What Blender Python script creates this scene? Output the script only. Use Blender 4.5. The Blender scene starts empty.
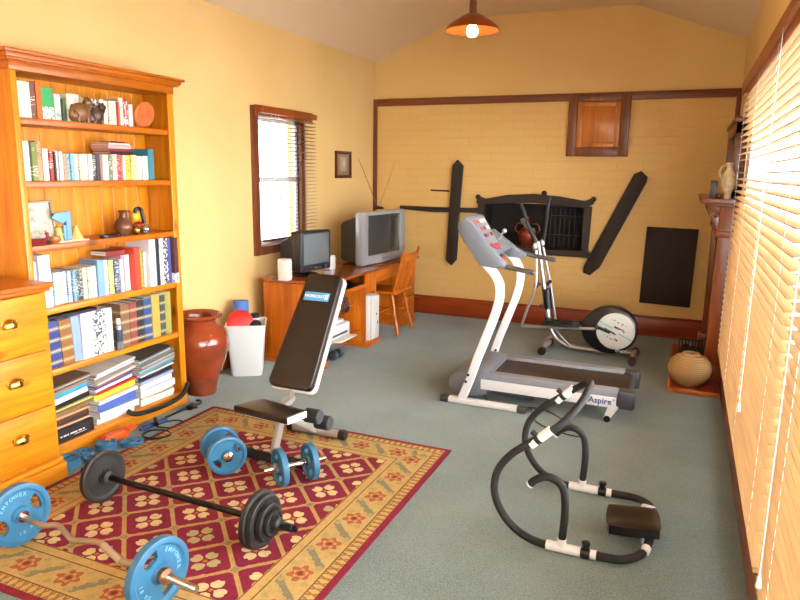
import bpy, bmesh, math, random
from mathutils import Vector, Matrix, Euler
random.seed(7)
scene=bpy.context.scene
COL=scene.collection
PI=math.pi
R=math.radians

# ------------------------------------------------------------------ colours and materials
def lin(h):
    h=h.lstrip('#'); o=[]
    for i in (0,2,4):
        c=int(h[i:i+2],16)/255.0
        o.append(c/12.92 if c<=0.04045 else ((c+0.055)/1.055)**2.4)
    return (o[0],o[1],o[2],1.0)
def newmat(name):
    m=bpy.data.materials.new(name); m.use_nodes=True
    nt=m.node_tree; b=nt.nodes['Principled BSDF']
    return m,nt,b
_mc={}
def mat(name,h,rough=0.5,metal=0.0,bump=0.0,bscale=60,spec=0.5,var=0.0,coat=0.0,trans=None):
    if name in _mc: return _mc[name]
    m,nt,b=newmat(name); c=lin(h)
    b.inputs['Base Color'].default_value=c
    b.inputs['Roughness'].default_value=rough; b.inputs['Metallic'].default_value=metal
    b.inputs['Specular IOR Level'].default_value=spec
    b.inputs['Coat Weight'].default_value=coat
    if bump>0 or var>0:
        tc=nt.nodes.new('ShaderNodeTexCoord'); n=nt.nodes.new('ShaderNodeTexNoise')
        n.inputs['Scale'].default_value=bscale; n.inputs['Detail'].default_value=4
        nt.links.new(tc.outputs['Object'],n.inputs['Vector'])
        if bump>0:
            bp=nt.nodes.new('ShaderNodeBump'); bp.inputs['Strength'].default_value=bump; bp.inputs['Distance'].default_value=0.003
            nt.links.new(n.outputs['Fac'],bp.inputs['Height']); nt.links.new(bp.outputs['Normal'],b.inputs['Normal'])
        if var>0:
            r=nt.nodes.new('ShaderNodeValToRGB'); r.color_ramp.elements[0].position=0.3; r.color_ramp.elements[1].position=0.7
            r.color_ramp.elements[0].color=tuple(x*(1-var) for x in c[:3])+(1,); r.color_ramp.elements[1].color=tuple(min(1,x*(1+var)) for x in c[:3])+(1,)
            nt.links.new(n.outputs['Fac'],r.inputs['Fac']); nt.links.new(r.outputs['Color'],b.inputs['Base Color'])
    _mc[name]=m; return m
def emis(name,h,s):
    m,nt,b=newmat(name); b.inputs['Base Color'].default_value=lin(h)
    b.inputs['Emission Color'].default_value=lin(h); b.inputs['Emission Strength'].default_value=s
    return m
def wood(name,dark,mid,light,axis='z',rough=0.35,scale=1.0,knots=True,coat=0.12):
    if name in _mc: return _mc[name]
    m,nt,b=newmat(name); N=nt.nodes.new; L=nt.links.new
    tc=N('ShaderNodeTexCoord'); mp=N('ShaderNodeMapping')
    s=[14*scale]*3; s['xyz'.index(axis)]=1.1*scale
    mp.inputs['Scale'].default_value=s; L(tc.outputs['Object'],mp.inputs['Vector'])
    n=N('ShaderNodeTexNoise'); n.inputs['Scale'].default_value=1.6; n.inputs['Detail'].default_value=6; n.inputs['Roughness'].default_value=.6; n.inputs['Distortion'].default_value=.7
    L(mp.outputs['Vector'],n.inputs['Vector'])
    r=N('ShaderNodeValToRGB'); e=r.color_ramp.elements
    e[0].position=.28; e[0].color=lin(dark); e[1].position=.72; e[1].color=lin(light)
    k=r.color_ramp.elements.new(.5); k.color=lin(mid)
    L(n.outputs['Fac'],r.inputs['Fac']); out=r.outputs['Color']
    if knots:
        mp2=N('ShaderNodeMapping'); s2=[5.0*scale]*3; s2['xyz'.index(axis)]=2.2*scale; mp2.inputs['Scale'].default_value=s2
        L(tc.outputs['Object'],mp2.inputs['Vector'])
        v=N('ShaderNodeTexVoronoi'); v.inputs['Scale'].default_value=1.0; L(mp2.outputs['Vector'],v.inputs['Vector'])
        r2=N('ShaderNodeValToRGB'); r2.color_ramp.elements[0].position=.05; r2.color_ramp.elements[0].color=(1,1,1,1)
        r2.color_ramp.elements[1].position=.13; r2.color_ramp.elements[1].color=(0,0,0,1)
        L(v.outputs['Distance'],r2.inputs['Fac'])
        mx=N('ShaderNodeMix'); mx.data_type='RGBA'; L(r2.outputs['Color'],mx.inputs['Factor']); L(out,mx.inputs[6])
        mx.inputs[7].default_value=tuple(x*.45 for x in lin(dark)[:3])+(1,); out=mx.outputs[2]
    L(out,b.inputs['Base Color'])
    b.inputs['Roughness'].default_value=rough; b.inputs['Coat Weight'].default_value=coat; b.inputs['Coat Roughness'].default_value=.25
    bp=N('ShaderNodeBump'); bp.inputs['Strength'].default_value=.12; bp.inputs['Distance'].default_value=.002
    L(n.outputs['Fac'],bp.inputs['Height']); L(bp.outputs['Normal'],b.inputs['Normal'])
    _mc[name]=m; return m

# small algebra on shader sockets
class E:
    nt=None
    def __init__(s,v): s.v=v
    @staticmethod
    def op(o,*a,clamp=False):
        n=E.nt.nodes.new('ShaderNodeMath'); n.operation=o; n.use_clamp=clamp
        for i,x in enumerate(a):
            x=x.v if isinstance(x,E) else x
            if isinstance(x,(int,float)): n.inputs[i].default_value=x
            else: E.nt.links.new(x,n.inputs[i])
        return E(n.outputs[0])
    def __add__(a,b): return E.op('ADD',a,b)
    __radd__=__add__
    def __sub__(a,b): return E.op('SUBTRACT',a,b)
    def __rsub__(a,b): return E.op('SUBTRACT',b,a)
    def __mul__(a,b): return E.op('MULTIPLY',a,b)
    __rmul__=__mul__
    def __truediv__(a,b): return E.op('DIVIDE',a,b)
    def lt(a,b): return E.op('LESS_THAN',a,b)
    def gt(a,b): return E.op('GREATER_THAN',a,b)
    def floor(a): return E.op('FLOOR',a)
    def fract(a): return E.op('FRACT',a)
    def abs(a): return E.op('ABSOLUTE',a)
    def mn(a,b): return E.op('MINIMUM',a,b)
    def mx(a,b): return E.op('MAXIMUM',a,b)
    def sin(a): return E.op('SINE',a)
    def cos(a): return E.op('COSINE',a)
    def sqrt(a): return E.op('SQRT',a)
    def atan2(a,b): return E.op('ARCTAN2',a,b)
def cmix(f,a,b):
    n=E.nt.nodes.new('ShaderNodeMix'); n.data_type='RGBA'
    E.nt.links.new(f.v,n.inputs['Factor'])
    for i,x in ((6,a),(7,b)):
        if isinstance(x,tuple): n.inputs[i].default_value=x
        else: E.nt.links.new(x,n.inputs[i])
    return n.outputs[2]
def hyp(a,b): return (a*a+b*b).sqrt()

# ------------------------------------------------------------------ mesh builder
def catmull(P,n,closed=False):
    P=[Vector(p) for p in P]; out=[]; m=len(P)
    rng=range(m if closed else m-1)
    for i in rng:
        g=lambda k: P[k%m] if closed else P[max(0,min(m-1,k))]
        a,b,c,d=g(i-1),g(i),g(i+1),g(i+2)
        for j in range(n):
            t=j/n
            out.append(0.5*((2*b)+(c-a)*t+(2*a-5*b+4*c-d)*t*t+(3*b-a-3*c+d)*t**3))
    if not closed: out.append(P[-1])
    return out
class MB:
    def __init__(s): s.bm=bmesh.new(); s.mi=0
    def m(s,i): s.mi=i; return s
    def _merge(s,t,M=None):
        vm={}
        for v in t.verts: vm[v]=s.bm.verts.new(M@v.co if M is not None else v.co)
        for f in t.faces:
            try: nf=s.bm.faces.new([vm[v] for v in f.verts]); nf.material_index=s.mi; nf.smooth=True
            except ValueError: pass
        t.free()
    def box(s,c,size,rot=None,bev=0.0,seg=2,taper=None):
        t=bmesh.new(); bmesh.ops.create_cube(t,size=1.0)
        for v in t.verts:
            v.co=Vector((v.co.x*size[0],v.co.y*size[1],v.co.z*size[2]))
            if taper and v.co.z<0: v.co.x*=taper; v.co.y*=taper
        if bev>0: bmesh.ops.bevel(t,geom=list(t.edges),offset=min(bev,min(size)*.49),segments=seg,profile=.5,affect='EDGES')
        M=Matrix.Translation(c)
        if rot is not None: M=M@(rot if isinstance(rot,Matrix) else Euler(rot).to_matrix().to_4x4())
        s._merge(t,M); return s
    def bb(s,x0,x1,y0,y1,z0,z1,bev=0.0,seg=2):
        return s.box(((x0+x1)/2,(y0+y1)/2,(z0+z1)/2),(abs(x1-x0),abs(y1-y0),abs(z1-z0)),None,bev,seg)
    def cyl(s,p0,p1,r0,r1=None,seg=20):
        r1=r0 if r1 is None else r1
        p0=Vector(p0);p1=Vector(p1); d=(p1-p0); q=d.to_track_quat('Z','Y').to_matrix().to_4x4()
        t=bmesh.new(); bmesh.ops.create_cone(t,cap_ends=True,segments=seg,radius1=r0,radius2=r1,depth=d.length)
        s._merge(t,Matrix.Translation((p0+p1)/2)@q); return s
    def tube(s,P,r,seg=10,n=6,closed=False,smooth=True,cap=True,flat=None):
        Q=catmull(P,n,closed) if smooth else [Vector(p) for p in P]
        m=len(Q); rs=r if isinstance(r,(list,tuple)) else None
        rings=[]; prev=None
        for i,p in enumerate(Q):
            if closed: tg=Q[(i+1)%m]-Q[i-1]
            else: tg=Q[min(m-1,i+1)]-Q[max(0,i-1)]
            tg.normalize()
            if prev is None:
                up=Vector((0,0,1)) if abs(tg.z)<.9 else Vector((1,0,0))
                nrm=(up-tg*up.dot(tg)).normalized()
            else: nrm=(prev-tg*prev.dot(tg)).normalized()
            prev=nrm; bn=tg.cross(nrm)
            if rs: f=i/(m-1)*(len(rs)-1); k=min(int(f),len(rs)-2); rr=rs[k]+(rs[k+1]-rs[k])*(f-k)
            else: rr=r
            fx=flat or (1,1)
            rings.append([s.bm.verts.new(p+nrm*math.cos(2*PI*j/seg)*rr*fx[0]+bn*math.sin(2*PI*j/seg)*rr*fx[1]) for j in range(seg)])
        for i in range(m if closed else m-1):
            a=rings[i]; b=rings[(i+1)%m]
            for j in range(seg):
                f=s.bm.faces.new((a[j],a[(j+1)%seg],b[(j+1)%seg],b[j])); f.material_index=s.mi; f.smooth=True
        if cap and not closed:
            for rg in (list(reversed(rings[0])),rings[-1]):
                f=s.bm.faces.new(rg); f.material_index=s.mi
        return s
    def lathe(s,prof,c=(0,0,0),M=None,seg=40):
        M=M if M is not None else Matrix.Translation(c); rings=[]
        for r,z in prof:
            if r<1e-5: rings.append([s.bm.verts.new(M@Vector((0,0,z)))])
            else: rings.append([s.bm.verts.new(M@Vector((r*math.cos(2*PI*j/seg),r*math.sin(2*PI*j/seg),z))) for j in range(seg)])
        for a,b in zip(rings,rings[1:]):
            for j in range(seg):
                k=(j+1)%seg
                q=[a[j%len(a)],a[k%len(a)],b[k%len(b)],b[j%len(b)]]
                u=[]
                for v in q:
                    if v not in u: u.append(v)
                if len(u)>2:
                    f=s.bm.faces.new(u); f.material_index=s.mi; f.smooth=True
        return s
    def prism(s,poly,d,M=None,bev=0.0):
        t=bmesh.new(); vs=[t.verts.new((x,y,0)) for x,y in poly]; f=t.faces.new(vs)
        if f.normal.z<0: f.normal_flip()
        r=bmesh.ops.extrude_face_region(t,geom=[f])
        for v in r['geom']:
            if isinstance(v,bmesh.types.BMVert): v.co.z+=d
        bmesh.ops.recalc_face_normals(t,faces=t.faces)
        if bev>0: bmesh.ops.bevel(t,geom=list(t.edges),offset=bev,segments=2,profile=.5,affect='EDGES')
        s._merge(t,M); return s
    def sph(s,c,r,sc=(1,1,1),seg=20,rot=None):
        t=bmesh.new(); bmesh.ops.create_uvsphere(t,u_segments=seg,v_segments=max(8,seg*2//3),radius=r)
        M=Matrix.Translation(c)@(Euler(rot).to_matrix().to_4x4() if rot else Matrix.Identity(4))@Matrix.Diagonal((*sc,1))
        s._merge(t,M); return s
    def text(s,txt,size,M,ext=.001,align='CENTER',bold=0.0):
        cu=bpy.data.curves.new('t','FONT'); cu.body=txt; cu.size=size; cu.extrude=ext; cu.offset=bold; cu.align_x=align; cu.align_y='CENTER'; cu.resolution_u=3
        ob=bpy.data.objects.new('t',cu); me=bpy.data.meshes.new_from_object(ob)
        t=bmesh.new(); t.from_mesh(me); s._merge(t,M)
        bpy.data.objects.remove(ob); bpy.data.meshes.remove(me); bpy.data.curves.remove(cu); return s
    def xf(s,M): bmesh.ops.transform(s.bm,matrix=M,verts=s.bm.verts); return s

def rootmat(o):
    while o.parent: o=o.parent
    return Matrix.Translation(o.location)@o.rotation_euler.to_matrix().to_4x4()
def obj(name,mb,mats,parent=None,world=True,org=None,angle=35,rotz=0):
    bm=mb.bm
    if parent is None:
        if org is None:
            xs=[v.co for v in bm.verts]; org=Vector(((min(v.x for v in xs)+max(v.x for v in xs))/2,(min(v.y for v in xs)+max(v.y for v in xs))/2,min(v.z for v in xs)))
        bmesh.ops.transform(bm,matrix=(Matrix.Translation(org)@Matrix.Rotation(rotz,4,'Z')).inverted(),verts=bm.verts)
    elif world: bmesh.ops.transform(bm,matrix=rootmat(parent).inverted(),verts=bm.verts)
    me=bpy.data.meshes.new(name); bm.normal_update(); bm.to_mesh(me); bm.free()
    for m in (mats if isinstance(mats,(list,tuple)) else [mats]): me.materials.append(m)
    me.set_sharp_from_angle(angle=R(angle))
    o=bpy.data.objects.new(name,me); COL.objects.link(o)
    if parent is None: o.location=org; o.rotation_euler=(0,0,rotz)
    else: o.parent=parent
    return o
def tag(o,label,cat,group=None,kind=None):
    if label: o['label']=label
    if cat: o['category']=cat
    if group: o['group']=group
    if kind: o['kind']=kind
    return o
def thing(name,label,cat,loc=(0,0,0),rotz=0,group=None):
    o=bpy.data.objects.new(name,None); o.empty_display_size=.1; COL.objects.link(o)
    o.location=loc; o.rotation_euler=(0,0,rotz)
    return tag(o,label,cat,group)
def struct(name,mb,m):
    o=obj(name,mb,m); o['kind']='structure'; return o
def dup(root,loc,rotz=0,label=None,group=None,scale=None):
    r=root.copy(); COL.objects.link(r); r.location=loc; r.rotation_euler=(0,0,rotz)
    if label: r['label']=label
    if group: r['group']=group
    if scale: r.scale=scale
    for ch in list(root.children):
        c=ch.copy(); COL.objects.link(c); c.parent=r
        for g in list(ch.children):
            d=g.copy(); COL.objects.link(d); d.parent=c
    return r

# ------------------------------------------------------------------ palette
PINE=('b8640c','cf7e10','de9418')
pineZ=wood('pine_vertical_grain',*PINE,axis='z'); pineY=wood('pine_long_grain',*PINE,axis='y'); pineX=wood('pine_cross_grain',*PINE,axis='x')
dkpineY=wood('pine_edge_grain','9a4c08','b05c0a','c26c10',axis='y')
deskZ=wood('desk_pine_vertical','a84c0a','c4640e','d67c1a',axis='z'); deskY=wood('desk_pine_long','a84c0a','c0600e','d0761a',axis='y')
desktopY=wood('desk_top_glossy','7c2c0a','964010','ac5218',axis='y',rough=.12,coat=.8,knots=False)
redwoodX=wood('stained_trim_cross','5c2a12','72381a','86461f',axis='x',knots=False,rough=.4)
redwoodY=wood('stained_trim_long','74300e','8e4014','a04e1c',axis='y',knots=False,rough=.35)
redwoodZ=wood('stained_trim_vertical','5c2a12','72381a','86461f',axis='z',knots=False,rough=.4)
skirtX=wood('skirting_cross','7a2c10','943a14','a84a1c',axis='x',knots=False,rough=.35)
mantelZ=wood('mantel_vertical','6e3010','8a4218','9c5224',axis='z',knots=False,rough=.3)
mantelY=wood('mantel_long','5a2c18','74402a','86503a',axis='y',knots=False,rough=.3)
doorwood=wood('hatch_door_wood','a2560f','b86a18','c67a26',axis='z',knots=False)
chairwood=wood('chair_wood','a84c0c','c46412','da7e24',axis='z',knots=False,rough=.25)
black=mat('black_plastic','141414',.4); blackm=mat('black_iron','2a2725',.5,.15,bump=.15,bscale=80)
foam=mat('black_foam','191716',.75,bump=.25,bscale=300)
vinyl=mat('dark_brown_vinyl','231915',.33,bump=.15,bscale=220)
chrome=mat('chrome','d8d8da',.12,1.0); steel=mat('silver_paint','b4b4b4',.28,.75); champagne=mat('champagne_paint','a8a29a',.35,.3)
white=mat('white_plastic','ececea',.35); offwhite=mat('offwhite_plastic','dcd9d0',.4); whitepaint=mat('white_frame_paint','e2e2e4',.3)
paper=mat('paper_edges','e4dfd2',.8,bump=.3,bscale=200); whitepaper=mat('white_paper','f2f1ee',.75)
blueiron=mat('blue_enamel','316a8a',.42,var=.08,bscale=12,bump=.08); bluelight=mat('blue_enamel_letters','74a8c8',.45)
greypl=mat('grey_plastic','6c7078',.4); dkgrey=mat('dark_grey_plastic','3f4247',.4); greyrail=mat('grey_rail','8a8c92',.38)
rubber=mat('rubber','151515',.7); gold=mat('brass','c8a24a',.25,1.0); copper=mat('copper','a4481c',.3,.8)
glassdark=mat('screen_glass','2e3033',.08,0,spec=.6); red=mat('red_plastic','d01c14',.3)
LIGHT_R,LIGHT_L,FLASH,SUN=960,90,105,3.5
# ------------------------------------------------------------------ camera
cp=math.cos; YAW,PITCH,ROLL,FPX=0.4031160,0.1928277,0.01441635,662.515
def camaxes():
    cy,sy=math.cos(YAW),math.sin(YAW)
    f=Vector((-sy*math.cos(PITCH),cy*math.cos(PITCH),-math.sin(PITCH))); r=Vector((cy,sy,0)); u=r.cross(f)
    c,s=math.cos(ROLL),math.sin(ROLL)
    return r*c+u*s,u*c-r*s,f
r_,u_,f_=camaxes()
cd=bpy.data.cameras.new('camera'); cam=bpy.data.objects.new('camera',cd); COL.objects.link(cam)
cd.sensor_width=36; cd.lens=FPX*36/800; cd.clip_start=.05
cam.matrix_world=Matrix(((r_.x,u_.x,-f_.x,0),(r_.y,u_.y,-f_.y,0),(r_.z,u_.z,-f_.z,1.6),(0,0,0,1)))
scene.camera=cam

# ------------------------------------------------------------------ the room
XL,XR,YF,YN=-3.32,0.37,6.97,-1.4
# walls
def plaster():
    m,nt,b=newmat('ochre_plaster'); N=nt.nodes.new; L=nt.links.new
    tc=N('ShaderNodeTexCoord'); n=N('ShaderNodeTexNoise'); n.inputs['Scale'].default_value=1.2; n.inputs['Detail'].default_value=5
    L(tc.outputs['Object'],n.inputs['Vector'])
    r=N('ShaderNodeValToRGB'); r.color_ramp.elements[0].position=.3; r.color_ramp.elements[1].position=.7
    r.color_ramp.elements[0].color=lin('dcb674'); r.color_ramp.elements[1].color=lin('e2bf80'); L(n.outputs['Fac'],r.inputs['Fac']); L(r.outputs['Color'],b.inputs['Base Color'])
    n2=N('ShaderNodeTexNoise'); n2.inputs['Scale'].default_value=90; L(tc.outputs['Object'],n2.inputs['Vector'])
    bp=N('ShaderNodeBump'); bp.inputs['Strength'].default_value=.1; bp.inputs['Distance'].default_value=.002; L(n2.outputs['Fac'],bp.inputs['Height']); L(bp.outputs['Normal'],b.inputs['Normal'])
    b.inputs['Roughness'].default_value=.7; return m
def brick():
    m,nt,b=newmat('painted_brick'); N=nt.nodes.new; L=nt.links.new
    tc=N('ShaderNodeTexCoord'); sp=N('ShaderNodeSeparateXYZ'); L(tc.outputs['Object'],sp.inputs[0]); cb=N('ShaderNodeCombineXYZ')
    L(sp.outputs['X'],cb.inputs['X']); L(sp.outputs['Z'],cb.inputs['Y'])
    wn=N('ShaderNodeTexNoise'); wn.inputs['Scale'].default_value=2.2; L(tc.outputs['Object'],wn.inputs['Vector'])
    ad=N('ShaderNodeVectorMath'); ad.operation='MULTIPLY_ADD'; L(wn.outputs['Color'],ad.inputs[0]); ad.inputs[1].default_value=(.03,.03,0); L(cb.outputs[0],ad.inputs[2])
    bt=N('ShaderNodeTexBrick'); bt.inputs['Scale'].default_value=1; bt.inputs['Brick Width'].default_value=.235; bt.inputs['Row Height'].default_value=.082; bt.inputs['Mortar Size'].default_value=.008; bt.inputs['Mortar Smooth'].default_value=.9
    bt.inputs['Color1'].default_value=lin('dcb46c'); bt.inputs['Color2'].default_value=lin('dab068'); bt.inputs['Mortar'].default_value=lin('d9ae66')
    L(ad.outputs[0],bt.inputs['Vector']); L(bt.outputs['Color'],b.inputs['Base Color'])
    n2=N('ShaderNodeTexNoise'); n2.inputs['Scale'].default_value=14; n2.inputs['Detail'].default_value=5; L(tc.outputs['Object'],n2.inputs['Vector'])
    ma=N('ShaderNodeMath'); ma.operation='MULTIPLY_ADD'; L(n2.outputs['Fac'],ma.inputs[0]); ma.inputs[1].default_value=.8
    iv=N('ShaderNodeMath'); iv.operation='SUBTRACT'; iv.inputs[0].default_value=1; L(bt.outputs['Fac'],iv.inputs[1]); L(iv.outputs[0],ma.inputs[2])
    bp=N('ShaderNodeBump'); bp.inputs['Strength'].default_value=.32; bp.inputs['Distance'].default_value=.004; L(ma.outputs[0],bp.inputs['Height']); L(bp.outputs['Normal'],b.inputs['Normal'])
    b.inputs['Roughness'].default_value=.6; return m
def carpet():
    m,nt,b=newmat('grey_green_carpet'); N=nt.nodes.new; L=nt.links.new
    tc=N('ShaderNodeTexCoord'); n=N('ShaderNodeTexNoise'); n.inputs['Scale'].default_value=160; n.inputs['Detail'].default_value=3; L(tc.outputs['Object'],n.inputs['Vector'])
    n3=N('ShaderNodeTexNoise'); n3.inputs['Scale'].default_value=2.5; n3.inputs['Detail'].default_value=4; L(tc.outputs['Object'],n3.inputs['Vector'])
    mx=N('ShaderNodeMath'); mx.operation='MULTIPLY_ADD'; L(n3.outputs['Fac'],mx.inputs[0]); mx.inputs[1].default_value=.35; L(n.outputs['Fac'],mx.inputs[2])
    r=N('ShaderNodeValToRGB'); r.color_ramp.elements[0].position=.45; r.color_ramp.elements[1].position=.95
    r.color_ramp.elements[0].color=lin('526460'); r.color_ramp.elements[1].color=lin('82918d'); L(mx.outputs[0],r.inputs['Fac']); L(r.outputs['Color'],b.inputs['Base Color'])
    bp=N('ShaderNodeBump'); bp.inputs['Strength'].default_value=.6; bp.inputs['Distance'].default_value=.004; L(n.outputs['Fac'],bp.inputs['Height']); L(bp.outputs['Normal'],b.inputs['Normal'])
    b.inputs['Roughness'].default_value=.95; b.inputs['Sheen Weight'].default_value=.3; b.inputs['Specular IOR Level'].default_value=.2; return m
PL=plaster(); BR=brick(); CP=carpet()
ceilm=mat('ceiling_paint','eed8bc',.8)
LWIN=(4.70,5.36,.95,2.03)     # left window opening y0,y1,z0,z1
RWIN=(-1.0,5.28,.26,2.17)
ZL=2.775; ZT=3.165; XA=-2.36; XB=-0.60; ZR=2.80
struct('floor',MB().bb(XL-.1,XR+.1,YN-.1,YF+.4,-.08,0),CP)
w=MB(); y0,y1,z0,z1=LWIN
w.bb(XL-.12,XL,YN-.1,y0,0,ZL+.05).bb(XL-.12,XL,y1,YF,0,ZL+.05).bb(XL-.12,XL,y0,y1,0,z0).bb(XL-.12,XL,y0,y1,z1,ZL+.05)
struct('wall_left',w,PL)
w=MB(); y0,y1,z0,z1=RWIN
w.bb(XR,XR+.12,YN-.1,y0,0,ZR+.05).bb(XR,XR+.12,y1,YF,0,ZR+.05).bb(XR,XR+.12,y0,y1,0,z0).bb(XR,XR+.12,y0,y1,z1,ZR+.05)
struct('wall_right',w,PL)
FX0,FX1,FZ0,FZ1=-2.0,-.93,.80,1.28    # recess in the brick wall
w=MB(); Y=YF
w.bb(XL-.1,FX0,Y,Y+.3,0,2.33).bb(FX1,XR+.1,Y,Y+.3,0,2.33).bb(FX0,FX1,Y,Y+.3,0,FZ0).bb(FX0,FX1,Y,Y+.3,FZ1,2.33)
struct('wall_back',w,BR)
w=MB(); Mx=Matrix.Translation((0,Y+.01,0))@Matrix.Rotation(PI/2,4,'X')
poly=[(XL-.1,2.33),(XR+.1,2.33),(XR+.1,ZR+.02),(XB,ZT+.03),(XA,ZT+.03),(XL-.1,ZL)]
w.prism(poly,.2,Mx@Matrix.Translation((0,0,-.2)))
struct('wall_back_gable',w,PL)
w=MB().bb(XL-.1,XR+.1,YN-.1,YN,0,ZT+.1); struct('wall_front',w,PL)
w=MB(); Mx=Matrix.Translation((0,YF+.35,0))@Matrix.Rotation(PI/2,4,'X')
poly=[(XL-.12,ZL-.03),(XL,ZL),(XA,ZT),(XB,ZT),(XR,ZR),(XR+.12,ZR-.05),(XR+.12,ZT+.15),(XL-.12,ZT+.15)]
w.prism(poly,YF-YN+.5,Mx)
struct('ceiling',w,ceilm)
# recess lining
w=MB(); d=.28
w.bb(FX0,FX1,Y+d,Y+d+.02,FZ0,FZ1)
w.bb(FX0,FX0+.012,Y+.03,Y+d,FZ0,FZ1).bb(FX1-.012,FX1,Y+.03,Y+d,FZ0,FZ1).bb(FX0,FX1,Y+.03,Y+d,FZ1-.012,FZ1).bb(FX0,FX1,Y+.03,Y+d,FZ0,FZ0+.012)
struct('trim_1',w,mat('soot_black','17120f',.85,bump=.5,bscale=30))
# rail on the back wall and corner batten
w=MB(); w.bb(XL+.045,XR,Y-.03,Y,2.30,2.375,.006).bb(XL+.045,XR,Y-.036,Y,2.362,2.375,.003); struct('trim_2',w,redwoodX)
struct('trim_3',MB().bb(XL+.002,XL+.045,Y-.03,Y,.21,2.375,.005),redwoodZ)
struct('trim_4',MB().bb(XR-.04,XR,Y-.03,Y,.21,2.30,.005),redwoodZ)
w=MB().bb(XL,XR,Y-.025,Y,0,.185,.004).bb(XL,XR,Y-.018,Y,.185,.21,.008); struct('baseboard_back',w,skirtX)
w=MB().bb(XL,XL+.014,3.47,Y-.026,0,.14,.004)
struct('baseboard_left',w,redwoodY)
w=MB().bb(XR-.02,XR,YN,5.48,0,.19,.004).bb(XR-.030,XR,YN,5.48,.19,.215,.006).bb(XR-.018,XR+.03,YN,5.32,.215,.262,.006); struct('baseboard_right',w,redwoodY)

# ------------------------------------------------------------------ windows
m,nt,b=newmat('window_glass'); b.inputs['Transmission Weight'].default_value=1; b.inputs['Roughness'].default_value=0; b.inputs['IOR'].default_value=1.02
GLASS=m
def leftwin():
    y0,y1,z0,z1=LWIN; X=XL
    root=thing('window_1',None,None,(X,(y0+y1)/2,z0)); root['kind']='structure'
    f=MB(); a=.075
    f.bb(X-.03,X+.03,y0-a,y0,z0-a,z1+a,.004).bb(X-.03,X+.03,y1,y1+a,z0-a,z1+a,.004).bb(X-.03,X+.03,y0,y1,z1,z1+a,.004).bb(X-.03,X+.035,y0,y1,z0-a,z0,.004)
    fr=obj('window_frame',f,[redwoodZ],root)
    s=MB(); zc=(z0+z1)/2+.02
    s.bb(X-.045,X-.015,y0,y1,zc-.02,zc+.02,.003).bb(X-.045,X-.015,y0,y0+.035,z0,z1,.003).bb(X-.045,X-.015,y1-.035,y1,z0,z1,.003).bb(X-.045,X-.015,y0,y1,z0,z0+.04,.003).bb(X-.045,X-.015,y0,y1,z1-.035,z1,.003)
    obj('sash',s,[whitepaint],root)
    obj('pane',MB().bb(X-.034,X-.030,y0+.03,y1-.03,z0+.03,z1-.03),GLASS,root)
leftwin()
def rightwin():
    y0,y1,z0,z1=RWIN; X=XR
    root=thing('window_2',None,None,(X,(y0+y1)/2,z0)); root['kind']='structure'
    f=MB(); f.bb(X,X+.11,y0,y0+.06,z0,z1,.004).bb(X,X+.11,y1-.05,y1,z0,z1,.004).bb(X,X+.11,y0,y1,z1-.05,z1,.004).bb(X,X+.11,y0,y1,z0,z0+.05,.004)
    for yy in (2.15,): f.bb(X+.02,X+.09,yy-.03,yy+.03,z0,z1,.004)
    obj('window_frame',f,whitepaint,root)
    obj('pane',MB().bb(X+.052,X+.056,y0+.05,y1-.05,z0+.04,z1-.04),GLASS,root)
rightwin()
# ------------------------------------------------------------------ blinds
def slatmat(name,c,tr):
    m,nt,b=newmat(name); N=nt.nodes.new; b.inputs['Base Color'].default_value=lin(c); b.inputs['Roughness'].default_value=.4
    t=N('ShaderNodeBsdfTranslucent'); t.inputs['Color'].default_value=lin(c); mx=N('ShaderNodeMixShader'); mx.inputs[0].default_value=tr
    nt.links.new(b.outputs[0],mx.inputs[1]); nt.links.new(t.outputs[0],mx.inputs[2]); nt.links.new(mx.outputs[0],nt.nodes['Material Output'].inputs['Surface'])
    tc=N('ShaderNodeTexCoord'); mp=N('ShaderNodeMapping'); mp.inputs['Scale'].default_value=(30,1.0,20); n=N('ShaderNodeTexNoise'); n.inputs['Scale'].default_value=2; n.inputs['Detail'].default_value=4
    r=N('ShaderNodeValToRGB'); r.color_ramp.elements[0].position=.3; r.color_ramp.elements[1].position=.7; c0=lin(c); r.color_ramp.elements[0].color=tuple(x*.75 for x in c0[:3])+(1,); r.color_ramp.elements[1].color=c0
    nt.links.new(tc.outputs['Object'],mp.inputs['Vector']); nt.links.new(mp.outputs[0],n.inputs['Vector']); nt.links.new(n.outputs['Fac'],r.inputs['Fac']); nt.links.new(r.outputs['Color'],b.inputs['Base Color']); nt.links.new(r.outputs['Color'],t.inputs['Color'])
    return m
SL=slatmat('blind_slat_wood','cba068',.32); SLd=slatmat('blind_slat_dark','7a4a28',.12)
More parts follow.
